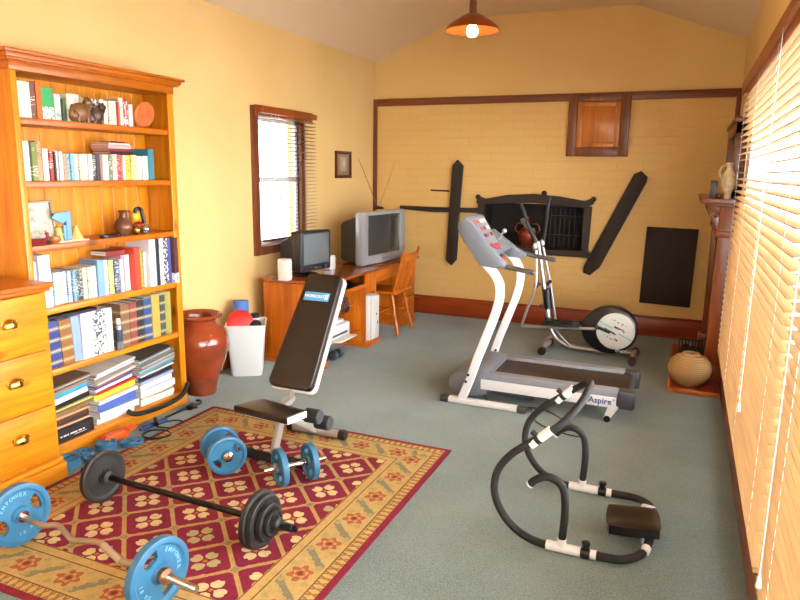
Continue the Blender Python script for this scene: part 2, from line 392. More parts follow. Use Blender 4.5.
def blind(label,X,y0,y1,z0,z1,pitch,width,tilt,smat,vmat,sag,cords,wand=None,side=1,droop=0):
    root=thing('venetian_blind',label,'blind',(X,(y0+y1)/2,z1))
    v=MB().bb(X+.028*side,X-.028*side,y0-.01,y1+.01,z1,z1+.045,.004); obj('headrail',v,vmat,root)
    obj('valance',MB().bb(X-.045*side,X-.032*side,y0-.03,y1+.03,z1-.02,z1+.065,.004),vmat,root)
    s=MB(); n=int((z1-z0)/pitch)
    for i in range(1,n):
        z=z1-i*pitch; a=tilt
        sg=sag*(i/n)
        t=bmesh.new(); bmesh.ops.create_grid(t,x_segments=1,y_segments=1,size=.5)
        # a slat as a gently bowed thin board
        t.free(); k=6; L=[]
        for j in range(k+1):
            f=j/k; y=y0+(y1-y0)*f; zz=z-sg*math.sin(PI*f)-droop*(1-f)*(i/n)**2
            L.append((y,zz))
        for j in range(k):
            for q in (0,): pass
        tb=bmesh.new(); rings=[]
        for y,zz in L:
            ring=[]
            for dx,dz in ((-.5,-.5),(.5,-.5),(.5,.5),(-.5,.5)):
                ax=dx*width; az=dz*.0028
                ring.append(tb.verts.new((X+(ax*math.cos(a)-az*math.sin(a))*side,y,zz+ax*math.sin(a)+az*math.cos(a))))
            rings.append(ring)
        for A,B in zip(rings,rings[1:]):
            for j in range(4): tb.faces.new((A[j],A[(j+1)%4],B[(j+1)%4],B[j]))
        tb.faces.new(list(reversed(rings[0]))); tb.faces.new(rings[-1])
        s._merge(tb)
    obj('slats',s,smat,root)
    zb=z1-n*pitch
    obj('bottom_rail',MB().bb(X-width*.45,X+width*.45,y0,y1,zb-.01,zb+.006,.004),smat,root)
    for c in cords:
        obj('ladder_cord',MB().cyl((X-width*.42,c,z1),(X-width*.42,c,zb),.0009,seg=6).cyl((X+width*.42,c,z1),(X+width*.42,c,zb),.0009,seg=6),offwhite,root)
    if wand:
        y,x,zz=wand
        obj('pull_cord',MB().tube([(x,y,z1),(x,y+.01,(z1+zz)/2),(x,y,zz)],.0016,seg=6).cyl((x,y,zz),(x,y,zz-.04),.003,.009,seg=8),offwhite,root)
    return root
blind('dark stained blind in front of the small left wall window',XL+.085,4.66,5.50,1.0,2.045,.0325,.045,R(4),SLd,redwoodY,0.0,[4.84,5.36],(4.84,XL+.135,1.38),side=1)
blind('long timber slat blind on the right, between mantelpiece and window post',XR-.045,2.26,5.30,.30,2.16,.0415,.050,R(7),SL,redwoodY,.015,[2.5,3.4,4.3,5.2],(3.05,XR-.09,.65),side=1,droop=.03)
blind('nearest timber slat blind, cut off by the photo right edge',XR-.045,-.9,2.16,.30,2.16,.0415,.050,R(7),SL,redwoodY,.015,[-.3,.6,1.4,1.95],(1.95,XR-.09,.5),side=1,droop=.0)

# ------------------------------------------------------------------ rug
def rugmat(x0,x1,y0,y1,s):
    m,nt,b=newmat('patterned_rug_weave'); E.nt=nt; N=nt.nodes.new
    tc=N('ShaderNodeTexCoord'); sp=N('ShaderNodeSeparateXYZ'); nt.links.new(tc.outputs['Object'],sp.inputs[0])
    wn=N('ShaderNodeTexNoise'); wn.inputs['Scale'].default_value=38; wn.inputs['Detail'].default_value=2; nt.links.new(tc.outputs['Object'],wn.inputs['Vector'])
    wo=E(wn.outputs['Fac'])-.5
    x=E(sp.outputs['X'])+wo*.012; y=E(sp.outputs['Y'])+(E(wn.outputs['Fac'])-.5)*-.010
    # diamond lattice
    u=(x+y)/(2*s); v=(x-y)/(2*s)
    fu=(u.fract()-.5).abs(); fv=(v.fract()-.5).abs()
    cell=hyp((fu-.345).mx(0),(fv-.345).mx(0)).lt(.108)
    pet=hyp(fu-.148,fv-.148).lt(wo*.06+.126)
    notch=hyp(fu-.245,fv-.245).lt(.045)
    core=(fu+fv).lt(.06)
    node=(fu+fv).gt(.90)
    wnz=N('ShaderNodeTexWhiteNoise'); cb=N('ShaderNodeCombineXYZ'); nt.links.new(u.floor().v,cb.inputs[0]); nt.links.new(v.floor().v,cb.inputs[1]); nt.links.new(cb.outputs[0],wnz.inputs['Vector'])
    odd=E(wnz.outputs['Value']).gt(.72)
    GOLD=lin('b08a54'); CRIM=lin('7c2236'); CREAM=lin('ccb280'); OLV=lin('8a7c54')
    c=cmix(cell,GOLD,CRIM)
    pc=cmix(odd,CREAM,lin('a8966a')); c=cmix(pet*cell,c,pc); c=cmix(notch,c,CRIM); c=cmix(core,c,lin('a86a34')); c=cmix(node,c,OLV)
    # border
    X=E(sp.outputs['X']); Yy=E(sp.outputs['Y'])
    dx=(X-x0).mn(x1-X); dy=(Yy-y0).mn(y1-Yy); d=dx.mn(dy); isx=dx.lt(dy)
    t=isx*Yy+(1-isx)*X
    dn=d+wo*.012
    P=.235
    ft=(t/P).fract()-.5        # -.5..+.5, rosette at 0
    dd=d-.163
    tx=ft*P+wo*.012; rr=hyp(tx,dd+wo*.01); an=dd.atan2(tx)
    ros=rr.lt((an*6).cos()*.009+wo*.03+.047)
    cen=rr.lt(.012)
    ring=rr.lt((an*5+1).sin()*.006+.028)*rr.gt(.020)
    ft2=((t/P)+.5).fract()-.5
    leaf=((ft2*P)-(dd*16).sin()*.060+wo*.05).abs().lt(wo*.03+.021)*dd.abs().lt(.066)
    spr=((((t/P)*2).fract()-.5).abs()*P/2+ (dd.abs()-.05).abs()).lt(.020)
    bc=lin('b4965c')
    q=cmix(leaf,bc,lin('80785c')); q=cmix(spr,q,lin('a48e58')); q=cmix(ros,q,lin('9c5a3c')); q=cmix(ring,q,lin('c28a54')); q=cmix(cen,q,lin('7a3a20'))
    # guards
    g=(((t/.036).fract()-.5).abs()*2-(((d-.052)/.05).abs())+wo*.5).abs().lt(.28)
    gq=cmix(g,lin('b8955a'),lin('8c663e'))
    ing=d.gt(.245)+d.lt(.078)
    q=cmix(ing.mn(1.0),q,gq)
    line=(d-.080).abs().lt(.003)+(d-.243).abs().lt(.003)+(d-.288).abs().lt(.003)
    q=cmix(line.mn(1.0),q,lin('6a4c2c'))
    q=cmix(d.lt(.030),q,lin('7e2234'))
    c=cmix(dn.lt(.292),c,q)
    # worn fibre variation
    w2=N('ShaderNodeTexNoise'); w2.inputs['Scale'].default_value=230; nt.links.new(tc.outputs['Object'],w2.inputs['Vector'])
    hv=N('ShaderNodeHueSaturation'); nt.links.new(c,hv.inputs['Color']); vv=E(w2.outputs['Fac'])*.5+.72+wo*.5; nt.links.new(vv.v,hv.inputs['Value'])
    nt.links.new(hv.outputs[0],b.inputs['Base Color']); b.inputs['Roughness'].default_value=.9; b.inputs['Specular IOR Level'].default_value=.2
    bp=N('ShaderNodeBump'); bp.inputs['Strength'].default_value=.5; bp.inputs['Distance'].default_value=.003; nt.links.new(w2.outputs['Fac'],bp.inputs['Height']); nt.links.new(bp.outputs['Normal'],b.inputs['Normal'])
    return m
RX0,RX1,RY0,RY1=-2.84,-1.13,1.49,3.45; OX,OY=-1.988,2.406
RM=rugmat(RX0-OX,RX1-OX,RY0-OY,RY1-OY,.147)
rg=obj('rug',MB().bb(RX0,RX1,RY0,RY1,0,.010,.004),RM,None,org=Vector((OX,OY,0)))
tag(rg,'crimson and gold patterned rug on the grey carpet','rug')

# ------------------------------------------------------------------ light
wd=bpy.data.worlds.new('world'); scene.world=wd; wd.use_nodes=True; bg=wd.node_tree.nodes['Background']; bg.inputs['Color'].default_value=(.95,.98,1,1); bg.inputs['Strength'].default_value=4.5
def area(name,loc,rot,sx,sy,e,c):
    l=bpy.data.lights.new(name,'AREA'); l.shape='RECTANGLE'; l.size=sx; l.size_y=sy; l.energy=e; l.color=c
    o=bpy.data.objects.new(name,l); COL.objects.link(o); o.location=loc; o.rotation_euler=rot; return o
area('daylight_right',(XR+.75,2.0,1.45),(0,R(90),0),2.6,6.2,LIGHT_R,(.88,.945,1))
area('daylight_left',(XL-.7,5.6,1.5),(0,R(-90),0),2.4,3.4,LIGHT_L,(1,.98,.95))
if FLASH:
    l=bpy.data.lights.new('camera_flash','POINT'); l.energy=FLASH; l.shadow_soft_size=.03; l.color=(.9,.96,1)
    o=bpy.data.objects.new('camera_flash',l); COL.objects.link(o); o.location=(-.02,-.05,1.72)

if SUN:
    l=bpy.data.lights.new('sun','SUN'); l.energy=SUN; l.angle=R(2); l.color=(1,.97,.9)
    o=bpy.data.objects.new('sun',l); COL.objects.link(o)
    dv=Vector((-math.cos(R(64)),-.15,-math.sin(R(64)))); o.rotation_euler=dv.to_track_quat('-Z','Y').to_euler()
# ------------------------------------------------------------------ bookcase
BX0,BX1=-3.305,-3.08; BY0,BY1=2.335,3.455
SHZ=[1.835,1.52,1.19,.85,.51,.09]
bk=thing('bookcase','tall orange pine bookcase of six shelves against the left wall','bookcase',((BX0+BX1)/2,(BY0+BY1)/2,0))
obj('side_panel',MB().bb(BX0,BX1,BY0,BY0+.022,0,2.08,.002),pineZ,bk)
obj('side_panel',MB().bb(BX0,BX1,BY1-.022,BY1,0,2.08,.002),pineZ,bk)
w=MB()
for i in range(11):
    a=BY0+.022+(BY1-BY0-.044)/11*i; b2=a+(BY1-BY0-.044)/11
    w.bb(BX0,BX0+.012,a+.0005,b2-.0005,.05,2.08,.004,1)
obj('back_panel',w,pineZ,bk)
for z in SHZ[:-1]: obj('shelf',MB().bb(BX0+.012,BX1+.004,BY0+.022,BY1-.022,z-.034,z,.005),dkpineY if z>1.1 else pineY,bk)
obj('shelf',MB().bb(BX0+.012,BX1,BY0+.022,BY1-.022,SHZ[-1]-.025,SHZ[-1],.003),pineY,bk)
w=MB().bb(BX1-.004,BX1+.014,BY0,BY0+.034,0,2.08,.003).bb(BX1-.004,BX1+.014,BY1-.05,BY1,0,2.08,.003)
obj('face_stile',w,pineZ,bk)
obj('plinth',MB().bb(BX1-.004,BX1+.016,BY0,BY1,0,.085,.004),pineY,bk)
w=MB().bb(BX0,BX1+.014,BY0,BY1,2.055,2.085,.002)
for k,(o,z0,z1) in enumerate(((.006,2.055,2.104),(.030,2.100,2.112),(.040,2.110,2.136),(.058,2.132,2.150))):
    w.bb(BX0,BX1+.014+o,BY0-o,BY1+o,z0,z1,.006)
obj('cornice',w,dkpineY,bk)

def bookmat(c,st):
    key='book_%s_%d'%(c,st)
    if key in _mc: return _mc[key]
    m,nt,b=newmat(key); E.nt=nt; N=nt.nodes.new; L=nt.links.new
    b.inputs['Roughness'].default_value=.45
    tc=N('ShaderNodeTexCoord'); sp=N('ShaderNodeSeparateXYZ'); L(tc.outputs['Object'],sp.inputs[0]); z=E(sp.outputs['Z']); y=E(sp.outputs['Y'])
    base=lin(c); lum=sum(base[:3])/3; geo=N('ShaderNodeNewGeometry'); oi=N('ShaderNodeObjectInfo')
    dark=tuple(v*.22 for v in base[:3])+(1,); lt=lin('ece6d6')
    mk=dark if lum>.3 else lt
    col=base
    def noise(sx,sy,sz,scale=1):
        mp=N('ShaderNodeMapping'); mp.inputs['Scale'].default_value=(sx,sy,sz); ad=N('ShaderNodeVectorMath'); ad.operation='ADD'
        cb=N('ShaderNodeCombineXYZ')
        for i in range(3): L(oi.outputs['Random'],cb.inputs[i])
        L(tc.outputs['Object'],mp.inputs['Vector']); s2=N('ShaderNodeVectorMath'); s2.operation='SCALE'; s2.inputs['Scale'].default_value=57; L(cb.outputs[0],s2.inputs[0])
        L(mp.outputs[0],ad.inputs[0]); L(s2.outputs[0],ad.inputs[1]); n=N('ShaderNodeTexNoise'); n.inputs['Scale'].default_value=scale; n.inputs['Detail'].default_value=2; L(ad.outputs[0],n.inputs['Vector']); return E(n.outputs['Fac'])
    if st==1:
        n=noise(2,60,260); f=n.gt(.57)*noise(1,8,16).gt(.47)*z.gt(.02); out=cmix(f*.8,col,mk)
        f2=noise(1,1,14).gt(.62); alt=tuple(min(1,v*.55+.05) for v in base[:3])+(1,); out=cmix(f2,out,alt) if False else out
    elif st==2:
        f=z.lt(.065)*noise(90,90,90).gt(.5); out=cmix(f,col,lin('f0f0ea')); f=z.lt(.066); out=cmix(f*noise(60,60,60).gt(.47),out,lin('f0f0ea'))
    elif st==3:
        n=noise(70,70,70).gt(.52); out=cmix(n,col,lt if lum<.3 else lin('50525c'))
    elif st==4:
        fz=(z/.062).fract(); f=((fz-.5).abs().lt(.07))+ ((fz-.5).abs().lt(.16)*(fz-.5).abs().gt(.13)); out=cmix(f.mn(1)*.7,col,lin('d8c08a'))
    else:
        n=noise(3,25,9); out=cmix((n-.35)*.5,col,dark)
    L(out,b.inputs['Base Color'])
    _mc[key]=m; return m
ORD=['first','second','third','fourth','fifth','sixth','seventh','eighth','ninth','tenth','eleventh','twelfth','thirteenth','fourteenth','fifteenth','sixteenth','seventeenth','eighteenth','nineteenth','twentieth','twenty-first','twenty-second','twenty-third','twenty-fourth','twenty-fifth','twenty-sixth','twenty-seventh','twenty-eighth','twenty-ninth','thirtieth','thirty-first','thirty-second']
def book(name,y0,y1,z,h,c,st,label,cat,group,xf=-3.105,d=.15,lean=0,parent=None):
    t=y1-y0-.0012; cv=.0022 if t>.012 else .0009
    cvm=MB(); ym=(y0+y1)/2
    M=Matrix.Translation((xf,ym,z))@Matrix.Rotation(lean,4,'X')
    b=MB()
    b.bb(-cv*1.4,0,-t/2,t/2,0,h,min(.0015,t*.2),1)
    b.bb(-d,-cv*1.2,-t/2,-t/2+cv,0,h); b.bb(-d,-cv*1.2,t/2-cv,t/2,0,h)
    o=obj(name,b,bookmat(c,st),None,org=Vector((0,0,0)))
    o.matrix_world=M; o.location=M.to_translation(); o.rotation_euler=M.to_euler()
    g=.003 if 'hardback' in cat or h>.2 else .001
    p=obj('page_block',MB().bb(-d+.002,-cv*1.4,-t/2+cv,t/2-cv,g,h-g),paper,o,world=False)
    tag(o,label,'book',group); return o
SHN={1:'top shelf',2:'second shelf down',4:'fourth shelf down',5:'fifth shelf down'}
BOOKS={
 1:(1.835,[
  (2.395,2.471,0.178,'e8dfc0','white','thick paperback',0),
  (2.473,2.505,0.184,'6a4632','brown','hardback',1),
  (2.508,2.541,0.188,'e8641e','orange','hardback',0),
  (2.543,2.613,0.163,'2f9a55','green and white','hardback',2),
  (2.616,2.657,0.138,'b9bdb9','grey','paperback',1),
  (2.659,2.682,0.115,'4a5a3c','dark green','paperback',0),
  (2.685,2.727,0.145,'e6e0cc','cream','paperback',1),
  (2.730,2.780,0.149,'ddd6c4','white','paperback',1),
  (2.783,2.814,0.137,'d8cfae','cream','paperback',0),
  (2.817,2.862,0.135,'5b3b34','dark patterned','paperback',3),
  (2.865,2.911,0.139,'3d3f5a','dark blue patterned','paperback',3),
  (2.914,2.940,0.138,'e6dfca','white','paperback',1),
  (2.943,2.977,0.134,'ece3c8','cream','paperback',0),
  (2.980,3.006,0.137,'e3dbc0','cream','paperback',1),
  (3.009,3.036,0.139,'ece5cc','white','paperback',0),
  (3.039,3.055,0.136,'c4574b','red','paperback',0),
  (3.055,3.090,0.161,'e2dac6','white','paperback',1),
  (3.093,3.129,0.153,'b52a4e','crimson patterned','paperback',3),
  (3.132,3.161,0.132,'e6e0d4','white','paperback',0),
 ]),
 2:(1.520,[
  (2.385,2.411,0.199,'d5dbe4','pale blue','hardback',1),
  (2.410,2.445,0.201,'eceae2','white','hardback',1),
  (2.447,2.480,0.198,'6e7a3a','olive green','hardback',1),
  (2.482,2.516,0.205,'c08a62','tan','hardback',1),
  (2.518,2.552,0.167,'e6d9bd','cream','paperback',0),
  (2.554,2.576,0.157,'a8322c','red','paperback',1),
  (2.576,2.589,0.153,'3c2a26','black','paperback',0),
  (2.591,2.614,0.158,'cfd3cf','pale grey','paperback',1),
  (2.616,2.639,0.155,'dedbd0','white','paperback',0),
  (2.642,2.665,0.145,'b98f6c','tan','paperback',1),
  (2.667,2.691,0.146,'8fa0a6','grey blue','paperback',1),
  (2.693,2.717,0.148,'7cb0cc','light blue','paperback',1),
  (2.720,2.744,0.143,'dfe4e6','white','paperback',0),
  (2.747,2.771,0.144,'e8d9b0','cream','paperback',1),
  (2.774,2.805,0.146,'e6e4dc','white','paperback',1),
  (2.808,2.833,0.147,'efe9da','white','paperback',0),
  (2.836,2.868,0.148,'3c4038','charcoal','paperback',1),
  (2.871,2.897,0.149,'4a3648','dark purple','paperback',0),
  (2.900,2.941,0.146,'ece2cc','cream','paperback',0),
  (2.944,2.971,0.147,'6e7a5e','sage green','paperback',1),
  (2.974,3.008,0.149,'d9c8ac','beige','paperback',1),
  (3.012,3.055,0.150,'b03038','red','paperback',1),
  (3.058,3.078,0.146,'ecdfc4','cream','paperback',0),
  (3.081,3.118,0.147,'d9b23a','mustard yellow','paperback',1),
  (3.121,3.166,0.149,'e6d98e','pale yellow','paperback',1),
  (3.170,3.208,0.144,'e4dac8','cream','paperback',0),
  (3.211,3.258,0.146,'ece6da','white','paperback',1),
  (3.262,3.310,0.190,'3f7f8c','teal','hardback',0),
 ]),
 4:(0.850,[
  (2.357,2.407,0.257,'c9d3e0','pale blue','ring binder',0),
  (2.422,2.492,0.284,'f0ecec','white','ring binder',0),
  (2.498,2.517,0.180,'e4e0b8','pale yellow','paperback',1),
  (2.520,2.543,0.179,'a9c4bc','mint','paperback',1),
  (2.545,2.562,0.177,'e9e4d4','white','paperback',1),
  (2.564,2.588,0.175,'dcd2a8','cream','paperback',1),
  (2.590,2.607,0.179,'d8c8d4','pale pink','paperback',1),
  (2.610,2.634,0.177,'a7c0da','light blue','paperback',1),
  (2.636,2.654,0.175,'7d95a6','grey blue','paperback',1),
  (2.657,2.681,0.180,'4d6e74','dark teal','paperback',1),
  (2.684,2.715,0.177,'39474a','charcoal','paperback',1),
  (2.718,2.743,0.181,'e6e2bc','cream','paperback',1),
  (2.746,2.771,0.179,'ddd2ac','beige','paperback',1),
  (2.774,2.807,0.183,'e6e1cc','white','paperback',1),
  (2.810,2.859,0.214,'7a9fc8','mid blue','paperback',0),
  (2.862,2.896,0.206,'f0eee6','white','paperback',0),
  (2.899,2.934,0.204,'c9d07a','yellow green','paperback',1),
  (2.937,2.973,0.201,'4a5878','navy and white','paperback',1),
  (2.976,3.001,0.199,'e9e6de','white','paperback',0),
  (3.000,3.028,0.222,'d98c94','pink','paperback',1),
  (3.032,3.069,0.220,'efe6e2','white','paperback',0),
  (3.072,3.118,0.261,'d9482c','red','hardback',0),
  (3.122,3.169,0.233,'e3b12e','yellow','paperback',1),
  (3.172,3.195,0.226,'b9c0b4','grey','paperback',1),
  (3.198,3.252,0.306,'f2f0f0','white','ring binder',0),
  (3.251,3.283,0.310,'2c2e38','black','hardback',0),
  (3.286,3.319,0.304,'e9e4e2','white','hardback',1),
  (3.322,3.360,0.302,'3b3d48','black and white','hardback',3),
  (3.359,3.388,0.301,'3e4a92','blue','hardback',0),
  (3.387,3.421,0.300,'5a2e2c','maroon','hardback',2),
 ]),
 5:(0.510,[
  (2.449,2.522,0.260,'2f3f78','navy','encyclopedia',4),
  (2.525,2.602,0.256,'8a5a2c','brown','encyclopedia',4),
  (2.604,2.656,0.264,'8ea4cc','pale blue','hardback',0),
  (2.659,2.741,0.266,'f0f0f2','white','ring binder',0),
  (2.744,2.829,0.268,'e9e9e6','black speckled white','ring binder',3),
  (2.832,2.882,0.265,'e8dfcf','cream','ring binder',0),
  (2.947,3.016,0.268,'7e5a40','brown','encyclopedia',4),
  (3.019,3.078,0.267,'8a4038','dark red','encyclopedia',4),
  (3.077,3.133,0.272,'2a2a34','black','encyclopedia',4),
  (3.137,3.203,0.278,'33507a','blue','encyclopedia',4),
  (3.207,3.275,0.283,'c9a04a','mustard','encyclopedia',0),
  (3.278,3.325,0.283,'3f4a44','dark green','encyclopedia',4),
  (3.325,3.377,0.284,'a49a4e','olive','encyclopedia',0),
 ]),

}
rb=random.Random(3)
for k,(z,L_) in BOOKS.items():
    n=len(L_)
    for i,(a,b2,h,c,cn,kd,st) in enumerate(L_):
        if b2<=a+.006: b2=a+.007
        if i<n-1 and L_[i+1][0]<b2: b2=max(a+.006,L_[i+1][0])
        kk='ring_binder' if 'binder' in kd else ('paperback_book' if 'paperback' in kd else 'hardback_book')
        pos=ORD[i]+' from the left' if i<n-1 else 'rightmost upright one'
        lab='%s %s, %s on the bookcase %s'%(cn,kd,pos,SHN[k])
        xf=-3.105-rb.uniform(0,.022); d=.145 if 'paperback' in kd else .165
        if k==4 and h>.26: xf=-3.085; d=.2
        if k==4 and i==n-1: xf=-3.055; d=.2
        if k==5: xf=-3.10; d=.185
        if k==4 and i<2: xf=-3.10;d=.18
        lean=0
        if k==5 and i<3: lean=R(3.0) 
        book(kk,a,min(b2,3.43),z+.0005,min(h,.30),c,st,lab,kd,'books standing on the bookcase '+SHN[k],xf,d,lean)
def edgemat():
    m,nt,b=newmat('sheet_edges'); N=nt.nodes.new; tc=N('ShaderNodeTexCoord'); mp=N('ShaderNodeMapping'); mp.inputs['Scale'].default_value=(2,2,420); n=N('ShaderNodeTexNoise'); n.inputs['Scale'].default_value=1
    r=N('ShaderNodeValToRGB'); r.color_ramp.elements[0].position=.38; r.color_ramp.elements[0].color=lin('8c867c'); r.color_ramp.elements[1].position=.5; r.color_ramp.elements[1].color=lin('ece8de')
    nt.links.new(tc.outputs['Object'],mp.inputs[0]); nt.links.new(mp.outputs[0],n.inputs['Vector']); nt.links.new(n.outputs['Fac'],r.inputs['Fac']); nt.links.new(r.outputs['Color'],b.inputs['Base Color']); b.inputs['Roughness'].default_value=.8; return m
edgepaper=edgemat()
# lying books (lowest first): y0,y1,z,thickness,depth,colour,label
def flat(name,y0,y1,z,t,c,label,group,xf=-3.11,d=.15,rz=0,st=0,tilt=0,nt=None,pm=None):
    w=y1-y0; b=MB(); cv=min(.0022,t*.2)
    b.bb(-d/2,d/2,-w/2,w/2,0,cv).bb(-d/2,d/2,-w/2,w/2,t-cv,t)
    b.bb(d/2-cv,d/2,-w/2,w/2,0,t)
    o=obj(name,b,bookmat(c,st),None,org=Vector((0,0,0)))
    o.location=(xf-d/2,(y0+y1)/2,z); o.rotation_euler=(tilt,0,rz)
    if t>.006: obj('page_block',MB().bb(-d/2+.002,d/2-cv,-w/2+.002,w/2-.002,cv,t-cv),pm or edgepaper,o,world=False)
    tag(o,label,'book',group); return o
G='books lying on the second shelf row'
pinkpaper=mat('pinkish_paper','d2a890',.8)
z=1.52+.150
zt=z+.0005
zt=z+.0005
for nm,y0,y1,t,c,lab in (('paperback_book',2.965,3.135,.016,'3a1c22','black paperback at the bottom of the pile lying on the second-shelf books'),('paperback_book',2.96,3.14,.014,'902c34','dark red paperback second from bottom in the pile lying above the second shelf'),('paperback_book',2.95,3.125,.022,'dcaaa4','thick pale pink paperback in the pile lying above the second shelf'),('paperback_book',2.955,3.115,.012,'efe6e2','white paperback near the top of the pile lying above the second shelf')):
    flat(nm,y0,y1,zt,t,c,lab,G,d=.14,st=0,pm=pinkpaper); zt+=t+.0006
flat('paperback_book',2.98,3.08,zt+.001,.006,'8a2460','magenta booklet lying tilted on top of the second shelf pile',G,d=.10,rz=.3)
# fourth shelf top, fifth shelf top
flat('hardback_book',2.89,3.03,1.0755,.030,'8c2c2c','grey and dark red book lying flat on the fourth-shelf paperbacks','books lying on the bookcase fourth shelf row',d=.13,st=0,xf=-3.12)
o=flat('ring_binder',2.46,2.785,.51+.262+.006,.016,'2c2624','flat black folder lying on the encyclopedias of the fifth shelf','books lying on the bookcase fifth shelf row',d=.16,xf=-3.11,tilt=0)
# ---- ornaments on the top and third shelf
def carved(label,c,y,x,z,s,cat='figurine'):
    t=thing('animal_carving',label,cat,(x,y,z))
    m_=mat('carved_'+c,c,.35,var=.35,bscale=25)
    b=MB().sph((x,y,z+.052*s),.05*s,(.8,1.15,1.05)).sph((x+.01,y-.048*s,z+.03*s),.028*s,(.9,1,1.1))
    b.tube([(x,y+.03*s,z+.06*s),(x,y+.06*s,z+.09*s),(x,y+.045*s,z+.118*s)],[.02*s,.017*s,.012*s],seg=10)
    obj('body',b,m_,t)
    obj('head',MB().sph((x+.006,y+.05*s,z+.108*s),.024*s,(.9,1.25,.9)).sph((x+.004,y+.036*s,z+.13*s),.008*s).sph((x+.018,y+.044*s,z+.13*s),.008*s),m_,t)
    for dx,dy in ((.02,-.03),(.022,.03),(-.02,.03),(-.02,-.03)): obj('foot',MB().cyl((x+dx*s,y+dy*s,z),(x+dx*s,y+dy*s,z+.03*s),.011*s,.014*s,10),m_,t)
    obj('tail',MB().tube([(x,y-.06*s,z+.02*s),(x+.02,y-.075*s,z+.045*s),(x+.01,y-.06*s,z+.09*s)],[.01*s,.011*s,.005*s],seg=8),m_,t)
carved('brown carved animal crouching in front of the top shelf books','7a5230',2.76,-3.098,1.8355,1.0)
carved('dark carved animal right of the brown carving on the top shelf','54362a',2.865,-3.098,1.8355,.85)
b=MB().lathe([(0,-.008),(.03,-.011),(.066,-.006),(.076,0),(.066,.006),(.03,.002),(0,.004)],M=Matrix.Translation((-3.13,3.27,1.8355+.079))@Matrix.Rotation(R(14),4,'Y')@Matrix.Scale(1.06,4)@Matrix.Rotation(R(90),4,'Y'))
tag(obj('decorative_plate',b,mat('terracotta_plate','c4622a',.5,var=.25,bscale=18)),'round terracotta plate propped at the right end of the top shelf','plate')
# third shelf
zz=1.1905
t=thing('picture_frame','silver framed pale photo leaning at the left of the third shelf','picture',(-3.16,2.47,zz),)
M=Matrix.Translation((-3.17,2.475,zz))@Matrix.Rotation(R(-9),4,'Y')@Matrix.Rotation(R(-14),4,'Z')
b=MB(); W_,H_=.235,.225
for a in ((-W_/2,-W_/2+.014,0,H_),(W_/2-.014,W_/2,0,H_),(-W_/2,W_/2,0,.014),(-W_/2,W_/2,H_-.014,H_)): b.bb(0,.012,a[0],a[1],a[2],a[3],.003)
b.bb(-.004,0,-W_/2,W_/2,0,H_); b.xf(M); obj('frame',b,mat('carved_silver_frame','8a7a62',.4,.5,bump=.5,bscale=120),t)
b=MB().bb(0,.004,-W_/2+.012,W_/2-.012,.012,H_-.012); b.xf(M); obj('photo',b,mat('marbled_print','aaa48e',.45,var=.55,bscale=22),t)
t=thing('reindeer_dish','dark red dish with animal heads in front of the framed photo','ornament',(-3.10,2.42,zz))
m_=mat('dark_red_lacquer','7a1620',.3)
obj('dish',MB().lathe([(0,.004),(.05,.006),(.062,.03),(.058,.032),(.046,.012),(0,.01)],M=Matrix.Translation((-3.10,2.42,zz))@Matrix.Diagonal((.45,1,1,1))),m_,t)
for s in (-1,1):
    y=2.42+s*.062
    obj('animal_head',MB().tube([(-3.10,y,zz+.02),(-3.10,y+s*.010,zz+.045),(-3.095,y+s*.004,zz+.055)],[.008,.007,.005],seg=8).sph((-3.092,y,zz+.057),.009,(1,1.5,.9)).tube([(-3.10,y,zz+.06),(-3.10,y+.008,zz+.078)],.0022,seg=5).tube([(-3.10,y,zz+.06),(-3.10,y-.008,zz+.076)],.0022,seg=5),m_,t)
tag(obj('wooden_bowl',MB().lathe([(0,0),(.018,0),(.03,.02),(.028,.036),(.025,.036),(.024,.02),(0,.008)],c=(-3.10,2.535,zz)),mat('brown_bowl_wood','9a5e2a',.4,var=.3)),'small brown wooden bowl right of the dark red dish','bowl')
t=thing('sand_castle_ornament','cream and blue lighthouse style ornament on a flat base, third shelf','ornament',(-3.13,2.65,zz))
cm=mat('sand_cream','cfae62',.7,bump=.4); bm_=mat('powder_blue','6e9cc8',.45)
obj('base',MB().bb(-3.17,-3.09,2.55,2.75,zz,zz+.008,.003),mat('pale_base','d8cdb0',.6),t)
obj('tower',MB().lathe([(.024,.008),(.02,.03),(.024,.045),(.014,.055),(.017,.075),(0,.092)],c=(-3.13,2.585,zz)),cm,t)
obj('rock',MB().lathe([(.04,.008),(.028,.03),(.018,.05),(.008,.085),(0,.088)],c=(-3.13,2.70,zz),seg=9),cm,t)
obj('post',MB().bb(-3.145,-3.12,2.635,2.665,zz+.008,zz+.165,.004).bb(-3.137,-3.117,2.612,2.628,zz+.008,zz+.09,.003),bm_,t)
MS=Matrix.Translation((-3.135,0,0))@Matrix.Rotation(R(90),4,'Z')@Matrix.Rotation(R(90),4,'X')
obj('fin',MB().prism([(2.545,zz+.135),(2.57,zz+.158),(2.665,zz+.165),(2.66,zz+.12),(2.61,zz+.10)],.012,MS,.002),bm_,t)
b=MB().bb(-3.13,-3.095,2.86,2.985,zz+.003,zz+.007,.001).bb(-3.096,-3.092,2.86,2.985,zz,zz+.014,.001).bb(-3.132,-3.128,2.86,2.985,zz,zz+.014,.001).bb(-3.13,-3.095,2.858,2.862,zz,zz+.014,.001).bb(-3.13,-3.095,2.983,2.987,zz,zz+.014,.001)
tag(obj('pen_tray',b,mat('dark_tray','2c2020',.25)),'shallow dark tray lying left of the brown vase','tray')
b=MB().lathe([(0,0),(.035,0),(.056,.03),(.060,.052),(.046,.085),(.024,.105),(.020,.130),(.030,.148),(.026,.148),(.016,.13),(0,.11)],c=(-3.16,3.075,zz))
t=thing('pottery_vase','brown bronze coloured pottery vase on the third shelf','vase',(-3.16,3.075,zz)); pm=mat('bronze_pottery','6c4630',.28,.2,var=.2,bscale=10)
